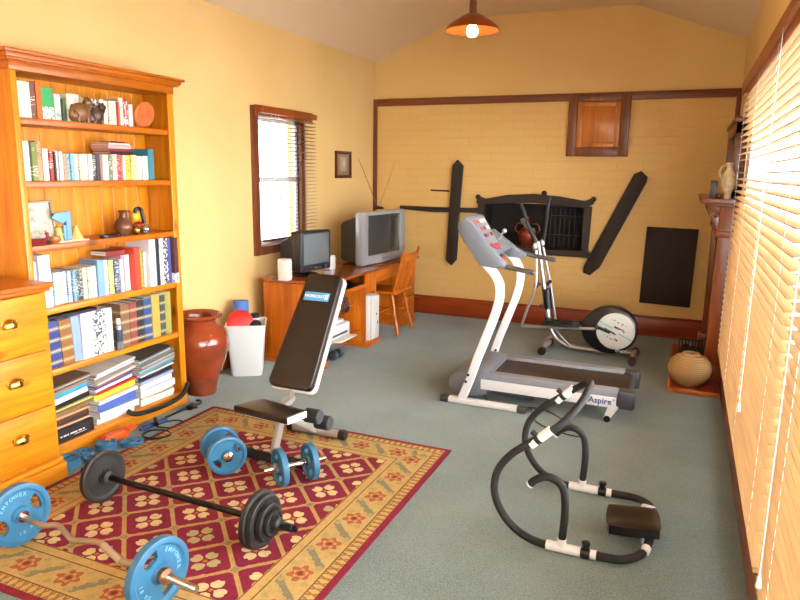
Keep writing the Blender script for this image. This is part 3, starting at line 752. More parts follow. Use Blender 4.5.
obj('body',b,pm,t); obj('handle',MB().tube([(-3.16,3.09,zz+.142),(-3.16,3.125,zz+.138),(-3.16,3.128,zz+.10),(-3.16,3.11,zz+.08)],.006,seg=8),pm,t)
t=thing('mask_figurine','black, yellow and red figurine behind the two metal balls','figurine',(-3.165,3.20,zz))
obj('body',MB().lathe([(0,0),(.03,0),(.038,.03),(.03,.06),(.015,.07),(0,.07)],c=(-3.165,3.20,zz)),mat('figurine_red','a01e22',.4),t)
obj('head',MB().sph((-3.165,3.18,zz+.105),.034,(.8,1,1)),mat('figurine_yellow','d8a828',.4),t)
obj('headdress',MB().tube([(-3.14,3.15,zz+.13),(-3.14,3.165,zz+.153),(-3.14,3.20,zz+.15),(-3.14,3.215,zz+.11),(-3.14,3.225,zz+.06)],.012,seg=8),mat('figurine_black','1e1c20',.35),t)
tag(obj('metal_ball',MB().sph((-3.092,3.11,zz+.028),.028),mat('gold_ball','c08a38',.2,.9)),'small gold metal ball at the right of the third shelf','ball','metal balls on the third shelf')
tag(obj('metal_ball',MB().sph((-3.092,3.182,zz+.030),.030),mat('silver_ball','b4b0b0',.2,.9)),'small silver metal ball right of the gold ball','ball','metal balls on the third shelf')
# bottle on the fifth shelf
t=thing('spray_bottle','silver and black bottle standing among the fifth shelf books','bottle',(-3.085,2.918,.5105))
obj('body',MB().lathe([(0,0),(.020,0),(.022,.006),(.022,.13),(.018,.148),(.011,.155),(0,.155)],c=(-3.093,2.918,.5105)),mat('bottle_silver','9aa4b0',.25,.6),t)
obj('label_band',MB().lathe([(.0222,.05),(.0226,.052),(.0226,.125),(.0222,.127)],c=(-3.093,2.918,.5105)),mat('bottle_label','2a3444',.4),t)
obj('cap',MB().lathe([(.012,.155),(.013,.157),(.013,.185),(.009,.19),(0,.19)],c=(-3.093,2.918,.5105)),white,t)

# ---- bottom shelf: three heaps of magazines and papers
PILES=[
('left',2.405,2.70,[(.060,'2a2426','black','boxed book'),(.010,'d2a884','tan','magazine'),(.034,'4e2e22','dark brown','folder'),(.012,'c8a070','sandy','magazine'),(.022,'8c6a46','brown','magazine'),(.006,'e8dc80','pale yellow','booklet'),(.026,'22201e','black','folder'),(.026,'eeeeea','white','paper bundle'),(.022,'3c96bc','sky blue','folder'),(.014,'9a7c64','tan brown','magazine'),(.010,'c8beb0','beige','magazine'),(.008,'7c6252','brown','booklet')]),
('middle',2.705,3.045,[(.030,'f0f0ee','white','paper bundle'),(.034,'f4f4f4','white','paper stack'),(.038,'4c64b0','blue','folder'),(.018,'f2f0ea','white','magazine'),(.028,'e8c62c','yellow','directory'),(.010,'c42c24','red','magazine'),(.014,'e8e4e0','white','magazine'),(.010,'5a5aa0','violet blue','magazine'),(.012,'b06048','rust','magazine'),(.010,'dcd4c8','pale','magazine'),(.014,'8a7a70','taupe','magazine'),(.010,'e6e6e6','white','magazine'),(.008,'3c3c40','black','magazine'),(.010,'e8e8e4','white','booklet')]),
('right',3.05,3.395,[(.012,'efe8d0','cream','paper bundle'),(.024,'f4f4f0','white','paper stack'),(.010,'e6dca8','pale yellow','magazine'),(.036,'f4f4f6','white','paper bundle'),(.030,'eceef4','white','magazine stack'),(.016,'a8aac8','lilac','magazine'),(.024,'22222a','black','folder'),(.010,'dcdce2','pale grey','magazine'),(.012,'5a90a4','teal','magazine'),(.010,'b8c4c4','grey','magazine'),(.012,'80604c','brown','magazine'),(.010,'a8a69c','stone','magazine'),(.014,'6c706c','dark grey','magazine'),(.010,'c8c8c4','silvery','booklet'),(.008,'585450','charcoal','booklet')])]
rm=random.Random(11)
TM_={'left':.09,'middle':.12,'right':.10}
for nm,y0,y1,L_ in PILES:
    z=.0905; n=len(L_); tl=0
    for i,(t_,c,cn,kd) in enumerate(L_):
        w_=y1-y0; t_*=1.22; a=y0+rm.uniform(.004,.012); b2=a+w_-rm.uniform(.022,.06)
        xf=-3.080+rm.uniform(-.016,.012); 
        where='at the bottom' if i==0 else ('on the top' if i==n-1 else ORD[i]+' from the bottom')
        lab='%s %s, %s of the %s pile on the lowest shelf'%(cn,kd,where,nm)
        o=flat({'folder':'folder','directory':'telephone_directory','booklet':'booklet'}.get(kd,'magazine' if 'mag' in kd else ('boxed_book' if 'box' in kd else 'paper_bundle')),a,b2,z+(b2-a)*.5*math.sin(tl),t_,c,lab,'papers and magazines heaped on the lowest shelf',xf=xf,d=.195,rz=rm.uniform(-.035,.035),st=0,tilt=tl)
        o['category']='book' if 'book'==kd[-4:] or kd=='directory' else ('magazine' if 'mag' in kd else 'papers')
        tl2=min(TM_[nm],(i+1)/n*TM_[nm]*1.6); z+=t_/math.cos(tl)+.0012; tl=tl if i<1 else tl2
        if i==0 and nm=='left':
            MM=Matrix.Translation((.0985,0,.036))@Matrix.Rotation(R(90),4,'Z')@Matrix.Rotation(R(90),4,'X')
            b=MB()
            for k,(yy,ww) in enumerate(((-.10,.012),(-.08,.02),(-.055,.010),(-.035,.03),(-.005,.016),(.02,.022),(.05,.012))): b.bb(.0976,.0984,yy,yy+ww,.028,.036)
            b.bb(.0976,.0984,-.01,.075,.018,.021)
            obj('spine_lettering',b,whitepaper,o,world=False)

# ------------------------------------------------------------------ chest of drawers
CX0,CX1,CY0,CY1,CZ=-3.30,-2.875,1.36,2.285,1.03
ch=thing('chest_of_drawers','orange pine chest of drawers with cup handles, left of bookcase','chest of drawers',((CX0+CX1)/2,(CY0+CY1)/2,0))
obj('carcass',MB().bb(CX0,CX1-.018,CY0,CY1,.10,CZ-.02,.003),pineZ,ch)
obj('top',MB().bb(CX0,CX1+.022,CY0-.015,CY1+.018,CZ-.022,CZ+.004,.006).bb(CX0,CX1+.008,CY0,CY1+.008,CZ-.04,CZ-.02,.004),dkpineY,ch)
b=MB().bb(CX0,CX1+.015,CY0-.01,CY1+.012,0,.085,.004).bb(CX0,CX1+.006,CY0,CY1+.006,.085,.115,.008)
obj('plinth',b,pineY,ch)
cup=MB(); 
zs=[(.705,.985),(.415,.695),(.135,.405)]
for z0,z1 in zs:
    d=obj('drawer',MB().bb(CX1-.02,CX1,CY0+.02,CY1-.022,z0,z1,.004),pineY,ch)
    for yy in (CY1-.22,CY0+.22):
        zc=(z0+z1)/2+.01; h=MB()
        # half-dome cup pull on an oval backplate
        prof=[]; Mh=Matrix.Translation((CX1,yy,zc))@Matrix.Diagonal((.75,1.15,1,1))
        t=bmesh.new(); bmesh.ops.create_uvsphere(t,u_segments=20,v_segments=12,radius=.036)
        bmesh.ops.delete(t,geom=[v for v in t.verts if v.co.x<-.001 or v.co.z<-.010],context='VERTS')
        h._merge(t,Mh)
        h.prism([(.046*math.cos(a),.020*math.sin(a)) for a in [2*PI*i/24 for i in range(24)]],.003,Matrix.Translation((CX1,yy,zc+.012))@Matrix.Rotation(R(90),4,'Y')@Matrix.Rotation(R(90),4,'Z'))
        obj('cup_handle',h,gold,d)
# ------------------------------------------------------------------ computer desk
D0,D1,DY0,DY1,DZ=-3.18,-2.60,4.55,5.545,.712
dk=thing('computer_desk','orange pine computer desk under the small window, printer and tower below','desk',((D0+D1)/2,(DY0+DY1)/2,0))
obj('desk_top',MB().bb(D0-.02,D1+.03,DY0-.03,DY1,DZ-.026,DZ,.006),desktopY,dk)
obj('side_panel',MB().bb(D0,D1-.01,DY0,DY0+.022,.05,DZ-.026,.002),deskZ,dk)
obj('side_panel',MB().bb(D0,D1-.01,DY1-.022,DY1,.05,DZ-.026,.002),deskZ,dk)
obj('divider_panel',MB().bb(D0+.02,D1,5.295,5.317,.05,DZ-.12,.002),deskZ,dk)
obj('back_panel',MB().bb(D0,D0+.012,DY0+.022,DY1-.022,.05,DZ-.026),deskZ,dk)
obj('plinth',MB().bb(D0,D1+.012,DY0-.01,DY0+.035,0,.06,.006),deskY,dk)
obj('plinth',MB().bb(D0,D1+.035,5.275,DY1,0,.06,.008),deskY,dk)
obj('lower_shelf',MB().bb(D0+.02,D1-.05,DY0+.022,5.295,.145,.165,.002),deskY,dk)
obj('middle_shelf',MB().bb(D0+.02,D1-.12,DY0+.022,5.295,.38,.398,.002),deskY,dk)
obj('keyboard_tray',MB().bb(D0+.08,D1+.015,DY0+.04,5.29,.565,.582,.003).bb(D1+.005,D1+.015,DY0+.04,5.29,.582,.6,.002),deskY,dk)
obj('fascia',MB().bb(D1-.03,D1-.012,5.317,DY1-.022,.50,DZ-.026,.002),deskZ,dk)
b=MB()
for y in (4.60,5.1): b.cyl((D1-.09,y-.014,.03),(D1-.09,y+.014,.03),.03,seg=16)
t=thing('printer','white printer on the low shelf of the computer desk','printer',(-2.80,4.83,.166))
obj('body',MB().bb(-3.0,-2.62,4.62,5.04,.166,.305,.018).bb(-2.98,-2.66,4.65,5.01,.305,.33,.012),white,t)
obj('paper_tray',MB().box((-2.585,4.83,.195),(.13,.30,.012),(0,R(-4),0),.003),offwhite,t)
obj('slot',MB().bb(-2.6205,-2.6185,4.68,4.98,.215,.235),dkgrey,t)
t=thing('foot_pedal_roller','dark grey roller on the floor under the printer shelf','dumbbell',(-2.66,4.86,0))
obj('handle',MB().cyl((-2.66,4.80,.042),(-2.66,4.90,.042),.012,seg=12),chrome,t)
for y in (4.81,4.90): obj('weight',MB().lathe([(0,-.02),(.034,-.02),(.042,-.012),(.042,.012),(.034,.02),(0,.02)],M=Matrix.Translation((-2.66,y,.042))@Matrix.Rotation(R(90),4,'X')),dkgrey,t)
t['label']='small dark grey dumbbell on the carpet under the printer'; t.name='small_dumbbell'
tag(obj('keyboard',MB().box((-2.69,5.06,.594),(.15,.42,.022),(0,R(3),0),.006),black),'black keyboard on the pull-out tray of the computer desk','keyboard')
t=thing('speaker_box','pale blue and grey box of disks on the middle desk shelf','box',(-2.76,4.86,.399)); t.name='disk_box'
obj('body',MB().bb(-2.84,-2.70,4.74,4.96,.399,.50,.006),mat('pale_blue_box','a8c4d8',.5),t); obj('lid',MB().bb(-2.845,-2.695,4.735,4.965,.50,.52,.004),mat('grey_lid','70747a',.5),t)
b=MB()
for i in range(5): b.tube([(-2.60,4.80+.035*i,.578-.01*i),(-2.58,4.82+.03*i,.44),(-2.59,4.85+.03*i,.405+.01*(i%2)),(-2.62,4.87+.03*i,.43)],.006,seg=6)
tag(obj('cable_bundle',b,mat('dark_cables','2a2830',.5)),'tangle of dark cables hanging in front of the desk shelves','cable')
t=thing('computer_tower','white computer tower in the right bay of the computer desk','computer',(-2.75,5.42,.061))
obj('case',MB().bb(-2.95,-2.575,5.33,5.50,.061,.475,.006),white,t)
obj('front_panel',MB().bb(-2.576,-2.55,5.335,5.495,.064,.472,.014).bb(-2.552,-2.546,5.375,5.455,.09,.44,.004),offwhite,t)
obj('button',MB().sph((-2.545,5.42,.30),.008).bb(-2.548,-2.544,5.44,5.452,.2,.23),dkgrey,t)
# monitor
t=thing('computer_monitor','black CRT computer monitor on the desk below the window','monitor',(-2.97,4.88,DZ))
FM=Matrix.Translation((-2.86,4.85,DZ))@Matrix.Rotation(R(-10),4,'Z')@Matrix.Diagonal((1,.86,1,1))
b=MB().bb(-.04,.02,-.225,.225,.045,.385,.018).bb(-.10,-.04,-.215,.215,.05,.38,.01); b.xf(FM); obj('bezel',b,mat('monitor_black','24262a',.35),t)
b=MB(); t2=bmesh.new(); bmesh.ops.create_cube(t2,size=1)
for v in t2.verts:
    k=.62 if v.co.x<0 else 1; v.co=Vector((v.co.x*.22-.20,v.co.y*.38*k,(v.co.z*.29*k)+.205-(.0 if v.co.x>0 else .03)))
bmesh.ops.bevel(t2,geom=list(t2.edges),offset=.015,segments=2,affect='EDGES'); b._merge(t2,FM); obj('rear_housing',b,mat('monitor_black','24262a',.35),t)
b=MB().bb(.019,.0225,-.185,.185,.105,.36,.001); b.xf(FM); obj('screen',b,mat('crt_glass_grey','6a7074',.15),t)
b=MB().lathe([(0,0),(.12,0),(.125,.01),(.06,.022),(.045,.05),(0,.05)],M=FM@Matrix.Translation((-.12,0,0))); obj('stand',b,black,t)
for i,y in enumerate((-.02,.01,.05,.14)):
    b=MB().cyl((.02,y,.072),(.026,y,.072),.008 if i<3 else .012,seg=10).xf(FM); obj('button',b,greypl,t)
for y,l,n in ((4.505,'white desktop speaker on the near corner of the computer desk','a'),(5.20,'white desktop speaker on the right side of the black monitor','b')):
    x=-2.95 if n=='a' else -2.93
    s=thing('desktop_speaker',l,'speaker',(x,y+.02,DZ),R(-12),'desktop speakers on the computer desk')
    hh=.175 if n=='a' else .13
    obj('cabinet',MB().bb(x-.045,x+.045,y-.018,y+.056,DZ,DZ+hh,.006),white,s)
    obj('grille',MB().bb(x+.044,x+.05,y-.012,y+.052,DZ+.02,DZ+hh-.02,.003),offwhite,s)
# ------------------------------------------------------------------ television desk
T0,T1,TY0,TY1,TZ=-3.25,-2.62,5.56,6.56,.705
td=thing('television_desk','orange pine writing desk carrying the television, in the far left corner','desk',((T0+T1)/2,(TY0+TY1)/2,0))
obj('desk_top',MB().bb(T0,T1+.03,TY0-.005,TY1+.03,TZ-.026,TZ,.006),desktopY,td)
obj('side_panel',MB().bb(T0,T1-.01,TY0,TY0+.02,0,TZ-.026,.002),deskZ,td)
obj('side_panel',MB().bb(T0,T1-.01,TY1-.02,TY1,0,TZ-.026,.002),deskZ,td)
obj('back_panel',MB().bb(T0+.30,T0+.312,TY0+.02,TY1-.02,.06,TZ-.14,.001),deskZ,td)
obj('drawer',MB().bb(T1-.40,T1-.004,TY0+.025,TY0+.36,.56,.672,.006),deskY,td)
obj('drawer',MB().bb(T1-.40,T1-.004,TY0+.37,TY0+.655,.56,.672,.006),deskY,td)
for i,(z0,z1) in enumerate(((.50,.672),(.30,.49),(.07,.29))):
    d=obj('drawer',MB().bb(T1-.40,T1-.004,TY1-.31,TY1-.025,z0,z1,.006),deskY,td)
    obj('knob',MB().sph((T1+.010,TY1-.165,(z0+z1)/2),.013).cyl((T1-.004,TY1-.165,(z0+z1)/2),(T1+.01,TY1-.165,(z0+z1)/2),.006,seg=8),deskZ,d)
obj('pedestal_side',MB().bb(T1-.40,T1-.01,TY1-.335,TY1-.315,.05,TZ-.026),deskZ,td)
obj('plinth',MB().bb(T1-.40,T1+.006,TY1-.335,TY1+.008,0,.065,.005),deskY,td)
# television
t=thing('television','large silver and black CRT television on the corner desk','television',(-2.95,5.93,TZ))
TM=Matrix.Translation((-2.72,5.945,TZ+.008))@Matrix.Rotation(R(-5),4,'Z'); W2=.425; H=.50
b=MB()
b.bb(-.07,.02,-W2,-W2+.11,0,H,.018).bb(-.07,.02,W2-.11,W2,0,H,.018).bb(-.07,.018,-W2+.10,W2-.10,0,.085,.01).bb(-.07,.018,-W2+.10,W2-.10,H-.035,H,.01)
b.xf(TM); obj('bezel',b,mat('tv_silver','a2a3a4',.3,.35),t)
b=MB(); t2=bmesh.new(); bmesh.ops.create_cube(t2,size=1)
for v in t2.verts:
    k=.66 if v.co.x<0 else 1; v.co=Vector((v.co.x*.28-.20,v.co.y*.80*k,(v.co.z*.46*(k+.12 if k<1 else 1))+.235-(.0 if v.co.x>0 else .035)))
bmesh.ops.bevel(t2,geom=list(t2.edges),offset=.02,segments=2,affect='EDGES'); b._merge(t2,TM); obj('rear_housing',b,mat('tv_black_shell','1c1a1a',.5,bump=.2,bscale=200),t)
b=MB().bb(-.02,.008,-W2+.10,W2-.10,.08,H-.032,.004); b.xf(TM); obj('screen',b,mat('tv_glass','3a3a3a',.1),t)
b=MB().bb(.018,.022,-.06,.06,.035,.045,.001)
b.xf(TM); obj('control_strip',b,dkgrey,t)
t=thing('indoor_antenna','rabbit-ear indoor antenna standing on the silver television','antenna',(-2.90,6.20,TZ+.508))
z=TZ+.509
obj('base',MB().lathe([(0,0),(.055,0),(.06,.008),(.035,.022),(0,.028)],c=(-2.90,6.20,z)),black,t)
for s,(dx,dy) in enumerate(((.0,-.45),(.02,.38))):
    obj('rod',MB().cyl((-2.90,6.20+(.02 if s else -.02),z+.02),(-2.90+dx,6.20+dy,z+.49),.0035,.002,8),chrome,t)
# chair
def chair(loc,rz):
    t=thing('spindle_chair','small orange pine spindle-back chair drawn up to the television desk','chair',loc,rz)
    m_=chairwood; A=lambda n,b,p=t: obj(n,b,m_,p,world=False)
    s=MB(); s.box((0,0,.415),(.40,.38,.032),None,.012,3); A('seat',s)
    for sx,sy in ((-1,-1),(-1,1),(1,-1),(1,1)):
        x=.14*sx; y=.14*sy; fx=.20*sx+(.03 if sx>0 else -.0); fy=.19*sy
        A('leg',MB().tube([(x,y,.405),(x+(fx-x)*.25,y+(fy-y)*.25,.30),(x+(fx-x)*.5,y+(fy-y)*.5,.2),(x+(fx-x)*.8,y+(fy-y)*.8,.08),(fx,fy,0)],[.015,.019,.013,.018,.012],seg=12))
    A('stretcher',MB().tube([(-.17,-.165,.2),(0,-.165,.2),(.19,-.165,.2)],.009).tube([(-.17,.165,.2),(0,.165,.2),(.19,.165,.2)],.009).tube([(0,-.165,.2),(0,.165,.2)],.009))
    for sy in (-1,1): A('back_post',MB().tube([(.165,.155*sy,.43),(.20,.165*sy,.55),(.24,.175*sy,.68),(.285,.182*sy,.83)],[.014,.018,.013,.016],seg=12).sph((.288,.183*sy,.842),.017))
    b=MB(); pts=[(.266,-.18,.765),(.275,-.09,.765),(.278,0,.765),(.275,.09,.765),(.266,.18,.765)]
    b.tube(pts,.04,seg=12,flat=(1,.28)); A('top_rail',b)
    for y in (-.10,-.05,0,.05,.10): A('spindle',MB().tube([(.165,y*.9,.43),(.218,y,.60),(.270,y*1.1,.745)],[.007,.010,.007],seg=8))
chair((-2.735,6.02,0),0)
# ------------------------------------------------------------------ big jar, bin
t=thing('terracotta_jar','large glazed red-brown terracotta jar beside the bookcase','jar',(-3.115,3.665,0))
c=(-3.115,3.665,0)
jm=mat('glazed_terracotta','8e3a1c',.16,var=.3,bscale=5,coat=.6)
jl=mat('raw_terracotta','7a3418',.55,var=.3,bscale=9)
obj('body',MB().lathe([(.132,.13),(.155,.19),(.178,.26),(.194,.33),(.199,.375),(.193,.42),(.168,.465),(.138,.49),(.128,.505)],c=c,seg=56),jm,t)
obj('base',MB().lathe([(0,0),(.098,0),(.102,.006),(.106,.04),(.118,.09),(.1325,.131)],c=c,seg=56),jl,t)
obj('rim',MB().lathe([(.128,.504),(.128,.535),(.134,.548),(.150,.560),(.162,.567),(.162,.582),(.150,.587),(.138,.580),(.125,.555),(.118,.505),(.13,.46)],c=c,seg=56),jm,t)
BN=(-3.115,4.215); BA=R(32)
t=thing('waste_bin','square white plastic bin full of sports gear, between jar and desk','bin',(BN[0],BN[1],0),BA)
b=MB(); t2=bmesh.new()
rings=[]
def sq(h,z,r=.03):
    out=[]
    for cx,cy,a0 in ((1,1,0),(-1,1,90),(-1,-1,180),(1,-1,270)):
        for k in range(5):
            a=R(a0+k*22.5); out.append(t2.verts.new((cx*(h-r)+r*math.cos(a),cy*(h-r)+r*math.sin(a),z)))
    return out
prof=[(.116,0),(.119,.005),(.147,.395),(.156,.398),(.156,.412),(.146,.412),(.141,.39),(.112,.012)]
rs=[sq(h,z) for h,z in prof]
for A,B in zip(rs,rs[1:]):
    n=len(A)
    for j in range(n): t2.faces.new((A[j],A[(j+1)%n],B[(j+1)%n],B[j]))
t2.faces.new(list(reversed(rs[0]))); t2.faces.new(rs[-1])
b._merge(t2); obj('body',b,white,t,world=False)
def atbin(x,y,z): return Matrix.Translation((BN[0],BN[1],0))@Matrix.Rotation(BA,4,'Z')@Matrix.Translation((x,y,z))
b=MB().tube([(0,0,0),(.0,.0,.26),(.0,0,.56)],.062,seg=24,n=3).xf(atbin(-.045,.035,.012)@Matrix.Rotation(R(-4),4,'X'))
tag(obj('rolled_mat',b,mat('foam_mat_blue','4c70b8',.7,bump=.3)),'rolled blue foam mat standing at the back of the white bin','mat')
b=MB(); b.lathe([(0,-.012),(.06,-.014),(.085,-.008),(.092,0),(.085,.008),(.06,.014),(0,.012)],M=Matrix.Identity(4)).xf(atbin(-.040,-.080,.422)@Matrix.Rotation(R(10),4,'Z')@Matrix.Rotation(R(72),4,'X')@Matrix.Scale(1.12,4))
t=obj('bat',b,red); t.name='table_tennis_bat'
b=None
tag(t,'round red bat sticking out of the front of the white bin','bat')
b=MB().cyl((0,0,.14),(0,0,.45),.038).xf(atbin(.065,.035,0)); t=tag(obj('flask',b,mat('dark_flask','26262c',.4)),'black cylinder with a white band at the right of the bin','bottle')
obj('band',MB().cyl((0,0,.415),(0,0,.44),.0388).xf(atbin(.065,.035,0)),white,t)
obj('cap',MB().cyl((0,0,.45),(0,0,.47),.033).xf(atbin(.065,.035,0)),black,t)
b=MB().sph((0,0,0),.048,(1,1.3,.9)).xf(atbin(.075,-.060,.395)); tag(obj('boxing_glove',b,mat('dark_glove','2c2428',.5)),'dark padded glove resting in the bin beside the red bat','glove')
# ------------------------------------------------------------------ picture on left wall
t=thing('picture_frame','small brown framed portrait between the window and the back corner','picture',(XL,6.20,1.51))
b=MB(); y0,y1,z0,z1=6.04,6.38,1.515,1.79
for q in ((y0,y0+.035,z0,z1),(y1-.035,y1,z0,z1),(y0,y1,z0,z0+.035),(y0,y1,z1-.035,z1)): b.bb(XL+.001,XL+.024,*q,.006)
obj('frame',b,mat('brown_picture_frame','6a2e1a',.3,.2),t)
obj('mount',MB().bb(XL+.002,XL+.010,y0+.03,y1-.03,z0+.03,z1-.03),mat('taupe_mount','8a7a5c',.6),t)
obj('portrait',MB().bb(XL+.010,XL+.012,y0+.10,y1-.10,z0+.07,z1-.06).m(1).sph((XL+.012,(y0+y1)/2+.01,z0+.15),.035,(.05,.7,1.2)),[mat('portrait_ground','a89a84',.5),mat('portrait_pale','c8b49c',.5)],t)
# ------------------------------------------------------------------ pendant lamp
LX,LY,LZ=-1.295,4.1,2.435
t=thing('pendant_lamp','copper pendant lamp hanging lit from the ceiling','lamp',(LX,LY,LZ))
obj('shade',MB().lathe([(.160,.008),(.165,.012),(.160,.024),(.12,.058),(.07,.088),(.035,.105),(.022,.108),(.022,.104),(.06,.082),(.11,.050),(.15,.016),(.160,.008)],c=(LX,LY,LZ),seg=48),mat('copper_shade','a05024',.3,.7),t)
obj('socket',MB().lathe([(.0,.06),(.022,.06),(.022,.17),(.016,.185),(0,.19)],c=(LX,LY,LZ)),mat('lamp_socket','5a3420',.5),t)
b=MB()
for k in range(3): b.cyl((LX,LY,LZ+.17),(LX+.02*math.cos(k*2.1),LY+.02*math.sin(k*2.1),LZ+.225),.004,seg=6)
obj('fitting_arm',b,mat('lamp_socket','5a3420',.5),t)
obj('cord',MB().cyl((LX,LY,LZ+.18),(LX,LY,ZT),.005,seg=8).lathe([(.0,ZT-.03),(.03,ZT-.025),(.045,ZT),(0,ZT)],c=(LX,LY,0)),mat('lamp_cord','4a3020',.6),t)
obj('bulb',MB().lathe([(0,-.030),(.022,-.025),(.035,-.008),(.036,.010),(.028,.032),(.014,.055),(.013,.07),(0,.07)],c=(LX,LY,LZ)),emis('bulb_glow','ffdca0',22),t)
l=bpy.data.lights.new('pendant_light','POINT'); l.energy=20; l.shadow_soft_size=.05; l.color=(1,.72,.40)
o=bpy.data.objects.new('pendant_light',l); COL.objects.link(o); o.location=(LX,LY,LZ-.055)
# ------------------------------------------------------------------ back wall: hatch, dark boards, fire surround
t=thing('hatch_door','small timber hatch door with raised panel high on the back wall','hatch',(-.87,YF,1.77))
hx0,hx1,hz0,hz1=-1.165,-.575,1.765,2.365
b=MB(); Y=YF
for q in ((hx0,hx0+.09,hz0,hz1),(hx1-.09,hx1,hz0,hz1),(hx0+.09,hx1-.09,hz0,hz0+.09),(hx0+.09,hx1-.09,hz1-.075,hz1)):
    b.bb(q[0],q[1],Y-.045,Y-.001,q[2],q[3],.008)
obj('architrave',b,redwoodZ,t)
b=MB(); ix0,ix1,iz0,iz1=hx0+.09,hx1-.09,hz0+.09,hz1-.075
for q in ((ix0,ix0+.05,iz0,iz1),(ix1-.05,ix1,iz0,iz1),(ix0+.05,ix1-.05,iz0,iz0+.05),(ix0+.05,ix1-.05,iz1-.05,iz1)): b.bb(q[0],q[1],Y-.032,Y-.001,q[2],q[3],.006)
b.bb(ix0+.045,ix1-.045,Y-.026,Y-.001,iz0+.045,iz1-.045,.012)
obj('door_panel',b,doorwood,t)
darkwood=mat('dark_timber','2a1d16',.75,bump=.5,bscale=25,var=.2)
MW=Matrix.Translation((0,Y-.001,0))@Matrix.Rotation(R(90),4,'X')
def board(label,pts,d,cat='board',nm='dark_board',base=0):
    b=MB().prism(pts,d,MW@Matrix.Translation((0,0,base)),.004); return tag(obj(nm,b,darkwood),label,cat)
board('upright dark timber board with pointed ends, left on the brick wall',[(-2.365,1.66),(-2.31,1.725),(-2.245,1.66),(-2.265,1.3),(-2.29,.64),(-2.345,.575),(-2.41,.63),(-2.385,1.2)],.045)
board('long slanting dark board with pointed ends, right on the brick wall',[(-.50,1.60),(-.435,1.63),(-.375,1.575),(-.375,1.53),(-.76,.66),(-.85,.575),(-.92,.60),(-.915,.67),(-.72,1.10)],.045)
board('thin horizontal dark rail running left from the fire surround',[(-2.98,1.175),(-2.60,1.155),(-2.05,1.165),(-2.05,1.215),(-2.60,1.21),(-2.98,1.215)],.03,'rail','dark_rail')
board('very thin dark strip above the horizontal rail, left of the upright board',[(-2.62,1.385),(-2.40,1.38),(-2.40,1.398),(-2.62,1.40)],.012,'strip','dark_strip')
board('dark square-cornered cover low on the right of the brick wall',[(-.355,.335),(.115,.325),(.125,1.09),(-.34,1.095)],.025,'cover','dark_cover')
t=thing('fire_surround','dark fire surround with arched top and corner knobs on brick wall','fireplace',(-1.47,Y,.74))
ci=mat('cast_iron_surround','2e2119',.6,.2,bump=.3,bscale=40)
b=MB()
def pz(pts,d): b.prism(pts,d,MW)
pz([(-2.08,1.27),(-2.06,1.345),(-1.98,1.32),(-1.75,1.365),(-1.47,1.385),(-1.2,1.365),(-.95,1.325),(-.87,1.36),(-.86,1.30),(-.93,1.255),(-1.2,1.28),(-1.47,1.29),(-1.75,1.28),(-2.0,1.255)],.05)
pz([(-2.06,.78),(-1.985,.78),(-1.985,1.27),(-2.06,1.27)],.045); pz([(-.95,.78),(-.885,.78),(-.875,1.27),(-.95,1.27)],.045)
pz([(-2.08,.755),(-.875,.755),(-.87,.815),(-2.07,.815)],.05)
obj('frame',b,ci,t)
b=MB()
for x,z in ((-2.065,1.335),(-.865,1.345),(-1.36,1.392),(-.875,.775)): obj('corner_knob',MB().sph((x,Y-.03,z),.028),ci,t)

b=MB()
for k in range(7): b.cyl((-1.30+.05*k,Y+.06,.82),(-1.30+.05*k,Y+.06,1.24),.006,seg=6)
b.bb(-1.34,-.96,Y+.05,Y+.07,.95,.965).bb(-1.34,-.96,Y+.05,Y+.07,1.15,1.165)
obj('inner_grate',b,mat('sooty_grate','241712',.6,.3),t)
t=thing('copper_urn','copper coloured urn standing inside the dark fire recess','urn',(-1.55,Y+.12,.813))
c=(-1.55,Y+.12,.813)
obj('body',MB().lathe([(0,0),(.05,0),(.05,.015),(.075,.05),(.095,.12),(.085,.17),(.05,.205),(.035,.22),(.045,.24),(0,.24)],c=c),mat('urn_copper','7a2c16',.35,.35),t)
obj('lid',MB().lathe([(.05,.24),(.045,.26),(.02,.285),(.012,.30),(.018,.315),(0,.325)],c=c),mat('urn_copper','7a2c16',.35,.35),t)
obj('handle',MB().tube([(c[0]-.09,c[1],c[2]+.14),(c[0]-.13,c[1],c[2]+.19),(c[0]-.10,c[1],c[2]+.25),(c[0]-.045,c[1],c[2]+.24)],.008,seg=8).tube([(c[0]+.09,c[1],c[2]+.14),(c[0]+.13,c[1],c[2]+.19),(c[0]+.10,c[1],c[2]+.25),(c[0]+.045,c[1],c[2]+.24)],.008,seg=8),mat('urn_copper','7a2c16',.35,.35),t)
